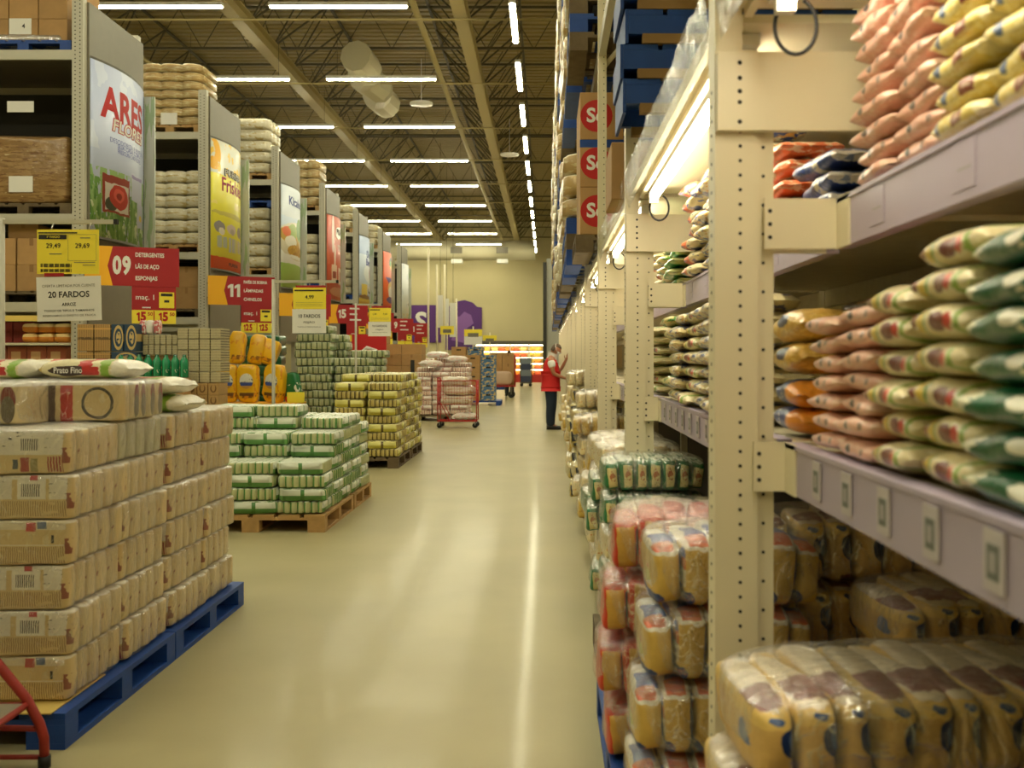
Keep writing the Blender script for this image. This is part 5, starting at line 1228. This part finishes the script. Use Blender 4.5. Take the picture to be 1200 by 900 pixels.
# end display of aisle 11: yellow table with big yellow sacks
t = thing('display_table', 'yellow skirted display table at the end of aisle 11', 'display table', (-4.4, 15.35, 0))
m_ = MB(); m_.box(-.75, -.38, .70, .66, .2, .73); m_.build('table_top', M_signyel, t)
m_ = MB(); m_.box(-.74, -.37, 0, .65, .19, .699); m_.build('table_skirt', zmat('skirt_yellow', (232, 196, 20), rough=.5), t)
M_ysack = zmat('yellow_sack', (240, 186, 20), [((150, 96, 20), ('z', .12, .26), ('noise', 5, .5)), ((226, 150, 20), ('noise', 4, .62))], rough=.3, coat=.5, bump=.5, bscale=14, var=.05)
M_ylab = zmat('sack_label', (226, 226, 216), [((60, 80, 150), ('z', .0, .42)), ((40, 36, 30), ('noise', 6, .62)), ((200, 150, 60), ('z', .0, .2))], rough=.4)
def big_sack(label, loc, rot, group, w=.5, h=.58, pr=True):
    t = thing('pet_food_sack', label, 'sack', loc, 0, group)
    b = link('sack_body', block_mesh('sack_body', w, .2, h, M_ysack, .42, 24, 14, .02, int(loc[0] * 100) % 7), t, rot=rot)
    if pr:
        m_ = MB(); n = 20; ce = [(.0, -.101, h * .55)]; rim = [(w * .30 * math.cos(2*math.pi*i/n), -.118, h * .56 + h * .2 * math.sin(2*math.pi*i/n)) for i in range(n)]
        bk = [(x, y + .03, z) for x, y, z in rim]
        m_.add(rim + bk, [tuple(range(n))] + [(i, n+i, n+(i+1) % n, (i+1) % n) for i in range(n)]); m_.build('sack_label', M_ylab, b)
        m_ = MB(); m_.box(-w*.3, -.116, h * .18, w*.3, -.07, h*.26); m_.build('label_band', zmat('sack_band', (110, 70, 24)), b)
    return t
SX = lambda px: X(px, 15.05)
for c, px in enumerate((264, 289, 318)):
    big_sack(f'big yellow sack standing on the yellow table, {("left", "middle", "right")[c]} one', (SX(px), 15.12 + .02 * c, .732), (0, R((0, 0, 5)[c]), R((12, 0, -16)[c])), 'yellow sacks standing on the table', .33, .58)
for c, px in enumerate((272, 293, 303)):
    big_sack(f'big yellow sack leaning on top of the standing ones, {("left", "middle", "right")[c]} one', (SX(px), 15.22 + .05 * c, 1.315), (R(-8), R((4, 10, 22)[c]), 0), 'yellow sacks on top', .24 if c < 2 else .3, (.50, .46, .4)[c], False)
o = link('pet_food_sack', block_mesh('green_sack', .3, .14, .46, zmat('green_sack', (24, 110, 60), [((206, 60, 50), ('z', .05, .25)), ((226, 226, 210), ('z', .3, .6), ('noise', 4, .55))], rough=.35, coat=.4), .45, 18, 12, .01, 2), loc=(SX(343), 15.2, .732), rot=(0, R(-14), R(-20)))
tag(o, 'green and white sack leaning at the right of the yellow sacks', 'sack')
o = link('price_board', block_mesh('price_board', .26, .03, .16, M_pyel, .1, 16, 6), loc=(SX(347), 15.03, .732)); tag(o, 'yellow price board at the table edge beside the green sack', 'price board')
# dark green bundles behind the yellow sacks
pallet('dark pallet under the dark green bundles beside the yellow sacks', (-4.75, 16.3, 0), 1.0, .8, .14, M_dwood)
M_dgb = zmat('dark_green_bundle', (22, 92, 56), [((150, 150, 110), ('str', 'x', 6, 0, .16)), ((60, 120, 80), ('z', .9, 2))], rough=.35, coat=.4)
dgm = ridge_mesh('bag_bundle', .62, .5, .165, 6, M_dgb, .08, 4)
for k in range(10):
    o = link('bag_bundle', dgm, loc=(-4.62 + .02 * math.sin(k), 16.3, .141 + .163 * k), rot=(0, 0, R(3 * math.sin(k * 2))))
    tag(o, f'dark green bundle in the pile behind the yellow sacks, {layer(k, 10)} one', 'bundle', 'dark green bundles')
# ================================================================ FAR MIDDLE: cartons, carts, far price boards
def carton_pile(x0, y, nx, nz, w, h, dep, label, group, zb=.142, mat=None, ny=1):
    for c in range(nx):
        for k in range(nz):
            carton(w - .008, dep, h - .005, f'{label}, {("bottom" if k == 0 else ORD[k + 1])} layer, {ORD[c + 1]} from the left', (x0 + w * (c + .5), y + dep/2, zb + k * h), group, mat=mat, tape=(k % 2 == 0))
pallet('dark pallet under the wide brown cartons behind the olive stacks', (-3.85, 25.5, 0), 1.6, 1.1, .14, M_dwood)
carton_pile(-4.62, 25.0, 3, 6, .50, .27, .9, 'brown carton of the pile behind the olive stacks', 'cartons behind the olive stacks')
carton(.42, .5, .36, 'single brown carton topping the pile behind the olive stacks', (-4.2, 25.3, .142 + 6 * .27))
for (px, nm) in ((443, 'left'), (470, 'middle')):
    pass
o = link('price_board', block_mesh('price_board', .42, .03, .92, M_signyel, .1, 16, 6), loc=(X(478, 24.8), 24.85, .0)); tag(o, 'yellow board against the cartons behind the olive stacks', 'board')
o = link('dark_label', block_mesh('paper_label', .10, .006, .36, M_ink, .1, 12, 6), loc=(X(483, 24.9), 24.96, 1.0)); tag(o, 'narrow dark label on the cartons behind the olive stacks', 'label')
# red display with white swoosh behind the 4th stand
t = thing('display_board', 'red display board with a white stroke behind the price stand', 'display board', (X(430, 24), 24.3, 1.3))
m_ = MB(); m_.box(-.42, -.02, 0, .42, .02, .68); m_.build('board_panel', zmat('bright_red', (200, 26, 30)), t)
m_ = MB(); m_.lathe([(.02, 0), (.02, 1.3)], 8, M=Matrix.Translation((0, 0, -1.3))); m_.build('board_post', M_dgrey, t)
m_ = MB(); m_.tube([(-.2, -.022, .25), (-.05, -.022, .36), (.2, -.022, .3)], [.02, .05, .02], 6); m_.build('white_stroke', M_paper, t)
# low shelves between, left of the olive stack
t = thing('display_shelf', 'pale low shelf unit with small goods at the end of aisle 15', 'shelf', (-4.9, 24.6, 0))
for z in (.5, .95, 1.4): m_ = MB(); m_.box(-.55, 0, z, .55, .5, z + .03); m_.build('shelf_board', M_cream, t)
for x in (-.55, .5): m_ = MB(); m_.box(x, 0, 0, x + .05, .5, 1.8); m_.build('side_panel', M_cream, t)
for c in range(5):
    for k, z in enumerate((.531, .981, 1.431)):
        carton(.18, .3, .2, f'small goods box on the pale shelf of aisle 15, {("low", "middle", "high")[k]} shelf, {ORD[c + 1]} from the left', (-5.32 + .2 * c, 24.8, z), 'small boxes on the pale shelf', mat=zmat(('sb0', 'sb1', 'sb2')[k], ((120, 60, 40), (200, 170, 110), (236, 200, 90))[k], rough=.6, var=.15), tape=False)
# carton piles in the middle distance: brown with dark handle holes and blue ones
def holed(w, d_, h, label, loc, mat, group):
    t = carton(w, d_, h, label, loc, group, mat=mat, tape=False)
    m_ = MB(); m_.box(-w*.16, -d_/2 - .002, h*.55, w*.16, -d_/2 + .001, h*.72); m_.build('hand_hole', M_hole, t)
    return t
M_bluecard = zmat('blue_carton', (70, 110, 150), [((206, 180, 110), ('noise', 4, .55))], rough=.6)
pallet('blue pallet under the handled cartons beyond the wire cart', (-2.35, 30.2, 0), 2.0, 1.2, .14, M_blue)
for k in range(5):
    for c in range(4):
        blue = c == 3
        holed(.44, .5, .27, f'{"blue" if blue else "brown"} carton with hand hole beyond the wire cart, {("bottom" if k == 0 else ORD[k + 1])} layer, {ORD[c + 1]} from the left', (-3.10 + .46 * c, 29.9, .142 + .272 * k), M_bluecard if blue else M_card, 'handled cartons beyond the wire cart')
for k in range(2): holed(.44, .5, .24, f'blue and brown carton on top of the handled pile, {("left", "right")[k]} one', (-2.6 + .5 * k, 29.95, .142 + 5 * .272), (M_card, M_bluecard)[k], None)
# beyond: low pale goods
for q, (x, y, n, m, lb) in enumerate(((-4.0, 33, 3, 'pinkwhite', 'pale pink bundle pile left of the handled cartons'), (-4.6, 40, 3, 'olive', 'yellow bundle pile far behind the cartons'))):
    pallet(f'pallet under the {lb}', (x, y, 0), 1.2, 1.2, .14, M_dwood)
    for k in range(n * 2):
        o = link('bag_bundle', BMES[m][k % 4], loc=(x, y, .141 + k * .21), scale=(2.9, 2.9, 2)); tag(o, f'{lb}, {layer(k, n * 2)} layer', 'bundle', lb + 's')
# tall display frames: posts with white hanging panels and price boards
for q, (px, y, top) in enumerate(((502, 34, 290), (512, 37, 310), (521, 40, 310), (535, 43, 350))):
    t = thing('display_post', f'tall pale display post in the far middle, {ORD[q + 1]} from the left', 'post', (X(px, y), y, 0))
    m_ = MB(); m_.tube([(0, 0, 0), (0, 0, Z(top, y))], .035, 10); m_.build('pole', M_cream, t)
    m_ = MB(); m_.box(-.2, -.2, 0, .2, .2, .02); m_.build('base_plate', M_grey, t)
for q, (x0, x1, y0, y1, y) in enumerate(((513, 519, 346, 384, 38), (521, 526, 350, 384, 41), (527, 535, 355, 395, 44))):
    t = thing('hanging_sign', f'narrow white hanging sign panel in the far middle, {ORD[q + 1]} from the left', 'sign', (0, y, 0), 0, 'white hanging sign panels')
    m_ = MB(); m_.box(X(x0, y), -.02, Z(y1, y), X(x1, y), .02, Z(y0, y)); m_.build('panel', M_white, t)
    m_ = MB(); m_.tube([(X((x0 + x1)/2, y), 0, Z(y0, y)), (X((x0 + x1)/2, y), 0, 9.6)], .008, 5); m_.build('hanger_wire', M_steel, t)
def far_board(label, y, x0, x1, ya, yb, yc):
    t = thing('price_board', label, 'price board', (X((x0 + x1)/2, y), y, 0), 0, 'yellow price boards in the far middle'); w = (x1 - x0)/1170*y
    m_ = MB(); m_.box(-w/2, -.01, Z(yb, y), w/2, .01, Z(ya, y)); m_.build('yellow_sheet', M_pyel, t)
    if yc: m_ = MB(); m_.box(-w/2, -.01, Z(yc, y), w/2, .01, Z(yb, y) - .005); m_.build('white_sheet', M_paper, t)
    m_ = MB(); m_.tube([(0, .03, 0), (0, .03, Z(ya, y) + .1)], .02, 8); m_.build('stand_post', M_cream, t)
    m_ = MB(); m_.box(-w*.3, -.013, Z(ya, y) - .25, w*.3, -.0105, Z(ya, y) - .12); m_.build('dark_bar', M_ink2, t)
far_board('yellow price board left of the white and yellow double board, far middle', 36, 516, 532, 382, 392, None)
far_board('yellow price board over a white sheet beyond the handled cartons', 33, 544, 565, 386, 394, 404)
far_board('wide yellow price board nearest to the chilled shelves', 38, 566, 582, 393, 399, None)

# ---------------------------------------------------------------- red wire shopping cart with white sacks
def cart(label, loc, rotz=0):
    t = thing('shopping_cart', label, 'shopping cart', loc, rotz)
    L_, Wd = .78, .5
    m_ = MB()   # chassis
    m_.tube([(-L_/2, -Wd/2, .14), (L_/2, -Wd/2, .14), (L_/2, Wd/2, .14), (-L_/2, Wd/2, .14), (-L_/2, -Wd/2, .14)], .013, 8); m_.build('chassis', M_red, t)
    for s in (-1, 1):
        m_ = MB(); m_.tube([(-L_/2, s*Wd/2, .14), (-L_/2, s*Wd/2, 1.0)], .013, 8); m_.tube([(L_/2, s*Wd/2, .14), (L_/2, s*Wd/2, .97)], .012, 8)
        m_.tube([(-L_/2, s*Wd/2, .62), (-.15, s*Wd/2, .14)], .01, 6); m_.build('side_frame', M_red, t)
    m_ = MB(); m_.tube([(-L_/2, -Wd/2, 1.0), (-L_/2 - .02, 0, 1.0), (-L_/2, Wd/2, 1.0)], .014, 8); m_.build('handle', M_red, t)
    m_ = MB()   # wire basket
    for z in (.48, .60, .72, .84, .95):
        m_.tube([(-L_/2, -Wd/2, z), (L_/2, -Wd/2, z), (L_/2, Wd/2, z), (-L_/2, Wd/2, z), (-L_/2, -Wd/2, z)], .0045 if z < .9 else .010, 5)
    for k in range(15):
        x = -L_/2 + L_ * k / 14
        m_.tube([(x, -Wd/2, .95), (x, -Wd/2, .46), (x, Wd/2, .46), (x, Wd/2, .95)], .0035, 4)
    for k in range(8):
        y = -Wd/2 + Wd * k / 7
        for x in (-L_/2, L_/2): m_.tube([(x, y, .46), (x, y, .95)], .0035, 4)
    m_.build('wire_basket', M_red, t)
    m_ = MB()
    for k in range(9):
        y = -Wd/2 + Wd * k / 8; m_.tube([(-L_/2, y, .15), (L_/2, y, .15)], .004, 4)
    m_.build('lower_rack', M_red, t)
    for sx in (-1, 1):
        for sy in (-1, 1):
            m_ = MB(); m_.tube([(sx*L_*.46, sy*Wd*.46 - .012, .055), (sx*L_*.46, sy*Wd*.46 + .012, .055)], .055, 14); w = m_.build('wheel', M_black, t)
            m_ = MB(); m_.tube([(sx*L_*.46, sy*Wd*.46 - .02, .055), (sx*L_*.46, sy*Wd*.46 - .02, .14)], .008, 6); m_.build('fork', M_chrome, w)
    return t
cart('red wire shopping cart with white sacks standing in the aisle', (X(537, 20.3), 20.3, 0))
for k, (dx, z, sc) in enumerate(((-.02, .468, 1), (.03, .66, .95), (-.05, .84, .8))):
    o = link('white_sack', block_mesh('white_sack', .66 * sc, .42, .19, zmat('sack_in_cart', (226, 216, 200), [((206, 180, 140), ('noise', 4, .58))], rough=.35, coat=.4, bump=.4, bscale=12), .45, 24, 12, .03, k), loc=(X(537, 20.3) + dx, 20.3, z))
    tag(o, f'white sack lying in the wire cart, {("bottom", "middle", "top")[k]} one', 'sack', 'white sacks in the cart')
o = link('grain_bag', pillow_mesh('grain_bag', .5, .35, .14, M_puff, 5), loc=(X(545, 20.3), 20.3, .158)); tag(o, 'pale bag on the lower rack of the wire cart', 'bag')

# flatbed cart with cartons
def flatbed(label, loc):
    t = thing('flatbed_cart', label, 'flatbed cart', loc)
    m_ = MB(); m_.box(-.5, -.4, .40, .5, .4, .45); m_.build('platform', M_red, t)
    m_ = MB(); m_.box(-.5, -.4, .3, .1, .38, .395); m_.build('lower_tray', M_blue, t)
    m_ = MB(); m_.tube([(.47, -.38, .45), (.47, -.38, 1.5), (.47, .38, 1.5), (.47, .38, .45)], .02, 8); m_.build('handle_frame', M_red, t)
    for x in (-.35, .35):
        for y in (-.33, .33):
            m_ = MB(); m_.tube([(x, y - .03, .12), (x, y + .03, .12)], .12, 16); w = m_.build('wheel', M_black, t)
            m_ = MB(); m_.box(x - .02, y - .04, .13, x + .02, y + .04, .40); m_.build('fork', M_grey, w)
    return t
fy = 35.5; fx = X(588, fy)
flatbed('red flatbed cart loaded with cartons farther down the aisle', (fx, fy, 0))
o = link('sack_roll', block_mesh('sack_roll', .86, .3, .5, zmat('pale_sack', (206, 176, 150), rough=.5), .5, 20, 12, .03, 1), loc=(fx - .05, fy - .22, .452)); tag(o, 'pale sack lying at the front of the flatbed cart', 'sack')
for k in range(3):
    for c in range(2): carton(.42, .4, .38, f'brown carton on the flatbed cart, {("bottom", "middle", "top")[k]} layer, {("left", "right")[c]} one', (fx - .2 + .43 * c, fy + .16, .452 + .381 * k), 'cartons on the flatbed cart')
# tall blue-grey stock trolley near the chilled cases
ty = 50; tx = X(616.5, ty)
t = thing('stock_trolley', 'tall narrow dark stock trolley before the chilled shelves', 'trolley', (tx, ty, 0))
m_ = MB(); m_.box(-.3, -.3, .15, .3, .3, .22); m_.build('base', M_dgrey, t)
for x in (-.28, .28): m_ = MB(); m_.tube([(x, .25, .2), (x, .25, 1.55)], .025, 8); m_.build('upright_tube', M_dgrey, t)
for x in (-.22, .22):
    for y_ in (-.22, .22): m_ = MB(); m_.tube([(x, y_ - .02, .08), (x, y_ + .02, .08)], .08, 12); m_.build('wheel', M_black, t)
for k in range(4):
    carton(.5, .45, .3, f'blue-grey box stacked on the dark stock trolley, {layer(k, 4)} one', (tx, ty - .02, .222 + .302 * k), 'boxes on the dark stock trolley', mat=zmat(('tb0', 'tb1')[k % 2], ((50, 60, 90), (120, 130, 140))[k % 2]), tape=False)

# ================================================================ PEOPLE
def skin_mesh(name, pts, edges, radii, mats, root=0, sub=2, parent=None, facemat=None):
    me = bpy.data.meshes.new(name); me.from_pydata(pts, edges, []); o = bpy.data.objects.new(name, me); COL.objects.link(o)
    sk = o.modifiers.new('skin', 'SKIN'); sk.use_smooth_shade = True
    for i, r_ in enumerate(radii):
        sv = me.skin_vertices[0].data[i]; sv.radius = r_ if isinstance(r_, tuple) else (r_, r_); sv.use_root = (i == root)
    s = o.modifiers.new('sub', 'SUBSURF'); s.levels = sub; s.render_levels = sub
    dg = bpy.context.evaluated_depsgraph_get(); dg.update()
    m2 = bpy.data.meshes.new_from_object(o.evaluated_get(dg)); bpy.data.objects.remove(o); bpy.data.meshes.remove(me)
    m2.name = name; m2.materials.clear()
    for m in (mats if isinstance(mats, (list, tuple)) else [mats]): m2.materials.append(m)
    for p in m2.polygons:
        p.use_smooth = True; p.material_index = facemat(p.center) if facemat else 0
    q = link(name, m2, parent); return q
M_skin = zmat('skin', (166, 112, 78), rough=.55); M_hair = zmat('grey_hair', (84, 70, 56), rough=.9, bump=.6, bscale=60)
M_vest = zmat('vest_red', (206, 30, 30), rough=.7, bump=.3, bscale=14); M_shirt = zmat('shirt_white', (232, 230, 224), rough=.8)
M_jeans = zmat('dark_jeans', (22, 36, 52), rough=.85, bump=.3, bscale=16); M_shoe = zmat('dark_shoe', (24, 24, 26), rough=.6)
def hand(pts, edges, rad, w, dirv, up, wi):
    """five bent fingers on a palm, added to a skeleton; w wrist position, dirv along the hand, up the thumb side"""
    dirv = Vector(dirv).normalized(); up = Vector(up).normalized(); side = dirv.cross(up).normalized(); w = Vector(w)
    pc = len(pts); pts.append(tuple(w + dirv * .05)); rad.append((.030, .018)); edges.append((wi, pc))
    for k, (off, ln) in enumerate(((.027, .072), (.009, .082), (-.009, .076), (-.027, .06))):
        a = w + dirv * .085 + up * off; b = a + dirv * ln * .55 + side * .012; c = b + dirv * ln * .35 + side * .03
        i0 = len(pts); pts.extend([tuple(a), tuple(b), tuple(c)]); rad.extend([.0095, .0085, .007]); edges.extend([(pc, i0), (i0, i0+1), (i0+1, i0+2)])
    a = w + dirv * .03 + up * .035; b = w + dirv * .06 + up * .062 + side * .012; c = w + dirv * .085 + up * .066 + side * .025
    i0 = len(pts); pts.extend([tuple(a), tuple(b), tuple(c)]); rad.extend([.012, .010, .008]); edges.extend([(pc, i0), (i0, i0+1), (i0+1, i0+2)])
def person(label, loc, rotz, vest=M_vest, hair=M_hair, mask=True, arms=True):
    t = thing('person', label, 'person', loc, rotz)      # local: faces +x, left side +y
    P = []; Ed = []; Rd = []
    def v(p, r_, fr=None):
        P.append(p); Rd.append(r_); i = len(P) - 1
        if fr is not None: Ed.append((fr, i))
        return i
    pel = v((0, 0, .90), (.13, .15)); wa = v((.0, 0, 1.05), (.115, .14), pel); ch = v((.005, 0, 1.24), (.125, .165), wa); sh = v((.0, 0, 1.38), (.085, .13), ch); ne = v((.03, 0, 1.45), .058, sh); nt = v((.065, 0, 1.50), .055, ne)
    for s in (-1, 1):
        hip = v((0, s*.085, .86), (.092, .09), pel); kn = v((.015, s*.095, .48), (.062, .062), hip); ca = v((-.005, s*.095, .33), .056, kn); an = v((-.01, s*.10, .09), .042, ca)
        he = v((-.03, s*.10, .045), .038, an); toe = v((.13, s*.115, .035), (.036, .030), an); v((.19, s*.12, .028), (.028, .022), toe)
        so = v((.0, s*.185, 1.36), .06, sh)
        if s < 0:   # right arm towards the viewer: elbow bent, hand low at the shelf
            el = v((.05, s*.235, 1.10), .044, so); wr = v((.26, s*.19, 1.015), .030, el); hand(P, Ed, Rd, P[wr], (.9, .1, -.15), (.1, .3, .9), wr)
        else:       # far arm raised
            el = v((.19, s*.22, 1.15), .042, so); wr = v((.30, s*.17, 1.36), .030, el); hand(P, Ed, Rd, P[wr], (.45, 0, .9), (-.8, 0, .4), wr)
    body = skin_mesh('body', P, Ed, Rd, [M_skin], 0, 1, t)
    # head: sculpted ovoid bowed forward
    hd = MB(); vs = []; fs = []; nu, nv = 28, 20
    for j in range(nv + 1):
        ph = -math.pi/2 + math.pi*j/nv
        for i in range(nu):
            th = 2*math.pi*i/nu; x, y, z = math.cos(ph)*math.cos(th), math.cos(ph)*math.sin(th), math.sin(ph)
            X_, Y_, Z_ = x*.098, y*.076*(1 - .18*max(0, -z)), z*.118
            if x > 0:
                if z < -.1: X_ -= .012 * (-z)
                f = math.exp(-((y/.16)**2 + ((z + .12)/.16)**2)); X_ += .030 * f                      # nose
                for sy in (-1, 1): X_ -= .012 * math.exp(-(((y - sy*.38)/.16)**2 + ((z - .08)/.10)**2))  # eye sockets
                X_ += .008 * math.exp(-((y/.3)**2 + ((z + .48)/.07)**2)) - .006 * math.exp(-((y/.3)**2 + ((z + .42)/.04)**2))  # lips
                X_ += .012 * math.exp(-((y/.3)**2 + ((z + .85)/.2)**2))                              # chin
            for sy in (-1, 1): Y_ += sy * .018 * math.exp(-(((x + .05)/.16)**2 + ((z + .05)/.24)**2 + ((y - sy)/.35)**2))      # ears
            vs.append((X_, Y_, Z_))
    for j in range(nv):
        for i in range(nu): fs.append((j*nu+i, j*nu+(i+1) % nu, (j+1)*nu+(i+1) % nu, (j+1)*nu+i))
    hd.add(vs, fs, 0, True)
    HM = Matrix.Translation((.105, 0, 1.575)) @ Matrix.Rotation(R(28), 4, 'Y')
    me = hd.mesh('head', M_skin); me.transform(HM); 
    # join the head into the body so the figure is one surface
    h_ = bpy.data.objects.new('h', me); COL.objects.link(h_)
    bm_ = __import__('bmesh').new(); bm_.from_mesh(body.data); bm_.from_mesh(me); bm_.to_mesh(body.data); bm_.free(); bpy.data.objects.remove(h_)
    for p in body.data.polygons: p.use_smooth = True
    # hair cap
    hc = MB(); hv = []; hf = []; sel = {}
    for idx, (x, y, z) in enumerate(vs):
        if z > .035 or (x < -.02 and z > -.06) : pass
    for f in fs:
        if all((vs[i][2] > .045 - .0 * vs[i][0]) or (vs[i][0] < -.012 and vs[i][2] > -.065) for i in f):
            for i in f:
                if i not in sel: sel[i] = len(hv); hv.append(tuple(c * 1.06 for c in vs[i]))
            hf.append(tuple(sel[i] for i in f))
    hc.add(hv, hf, 0, True); me = hc.mesh('hair', hair); me.transform(HM)
    ho = link('hair', me, t); so_ = ho.modifiers.new('thick', 'SOLIDIFY'); so_.thickness = .012; so_.offset = -1
    if mask:
        mk = MB(); sel = {}; mv = []; mf = []
        for f in fs:
            if all(vs[i][0] > .035 and -.105 < vs[i][2] < .0 for i in f):
                for i in f:
                    if i not in sel: sel[i] = len(mv); mv.append(tuple(Vector(vs[i]) * 1.10))
                mf.append(tuple(sel[i] for i in f))
        mk.add(mv, mf, 0, True)
        for s in (-1, 1):
            mk.tube([(.04, s*.072, -.03), (.0, s*.088, .0), (-.045, s*.082, .06), (-.06, 0, .112)], .0045, 5)
        me = mk.mesh('face_mask', M_paper); me.transform(HM); mo = link('face_mask', me, t); so_ = mo.modifiers.new('thick', 'SOLIDIFY'); so_.thickness = .004
    # clothes
    P2 = [(0, 0, .84), (0, 0, .95), (0, 0, 1.07), (.005, 0, 1.24), (0, 0, 1.36), (.01, 0, 1.425)]
    R2 = [(.205, .20), (.195, .195), (.18, .19), (.175, .195), (.13, .205), (.088, .11)]
    skin_mesh('shirt_collar', [(0, 0, 1.36), (.012, 0, 1.42), (.03, 0, 1.462)], [(0, 1), (1, 2)], [(.11, .17), (.085, .10), (.066, .068)], [M_shirt], 1, 2, t)
    skin_mesh('vest', P2, [(i, i+1) for i in range(5)], R2, [vest], 1, 2, t)
    for s in (-1, 1):
        so = Vector((.0, s*.17, 1.365)); el = Vector((.05, s*.235, 1.10)) if s < 0 else Vector((.19, s*.22, 1.15)); e = so.lerp(el, .62)
        skin_mesh('shirt_sleeve', [tuple(so), tuple(so.lerp(el, .3)), tuple(e)], [(0, 1), (1, 2)], [.088, .080, .072], [M_shirt], 0, 2, t)
    P3 = [(0, 0, .96), (0, 0, .87)]; E3 = [(0, 1)]; R3 = [(.15, .16), (.155, .155)]
    for s in (-1, 1):
        i = len(P3); P3 += [(0, s*.085, .82), (.015, s*.095, .48), (-.005, s*.096, .30), (-.005, s*.10, .05)]; E3 += [(1, i), (i, i+1), (i+1, i+2), (i+2, i+3)]; R3 += [(.135, .115), (.112, .095), (.102, .09), (.09, .082)]
    skin_mesh('trousers', P3, E3, R3, [M_jeans], 0, 2, t)
    for s in (-1, 1):
        m_ = MB(); n = 14; vs2 = []; pr = [(-.085, .036, .075), (-.05, .045, .10), (0, .046, .105), (.06, .045, .085), (.13, .05, .065), (.185, .047, .055), (.225, .030, .04)]
        for x, w, h in pr:
            for k in range(n):
                a = 2*math.pi*k/n; vs2.append((x, s*.108 + w*math.cos(a), max(.002, h/2 + h/2*sgn(math.sin(a), .6))))
        fs2 = [(i*n+k, i*n+(k+1) % n, (i+1)*n+(k+1) % n, (i+1)*n+k) for i in range(len(pr)-1) for k in range(n)] + [tuple(range(n-1, -1, -1)), tuple((len(pr)-1)*n+k for k in range(n))]
        m_.add(vs2, fs2, 0, True); m_.build('shoe', M_shoe, t)
    return t
person('person in red vest and dark jeans with a face mask reaching into the rack', (X(645.5, 19.75), 19.75, 0), 0)
M_blackv = zmat('dark_jacket', (40, 38, 40), rough=.8); M_bhair = zmat('black_hair', (20, 18, 18), rough=.8)
person('person with black hair and dark jacket far off behind the flatbed cart', (X(597, 37.2) , 37.2, 0), R(100), M_blackv, M_bhair, False)
o = link('small_package', block_mesh('small_package', .09, .08, .14, zmat('pkg', (230, 222, 206), rough=.4), .5, 14, 8, .006, 1), loc=(X(645.5, 19.75) + .375, 19.53, .90)); tag(o, 'small pale package held in the hand of the red-vested person', 'package')
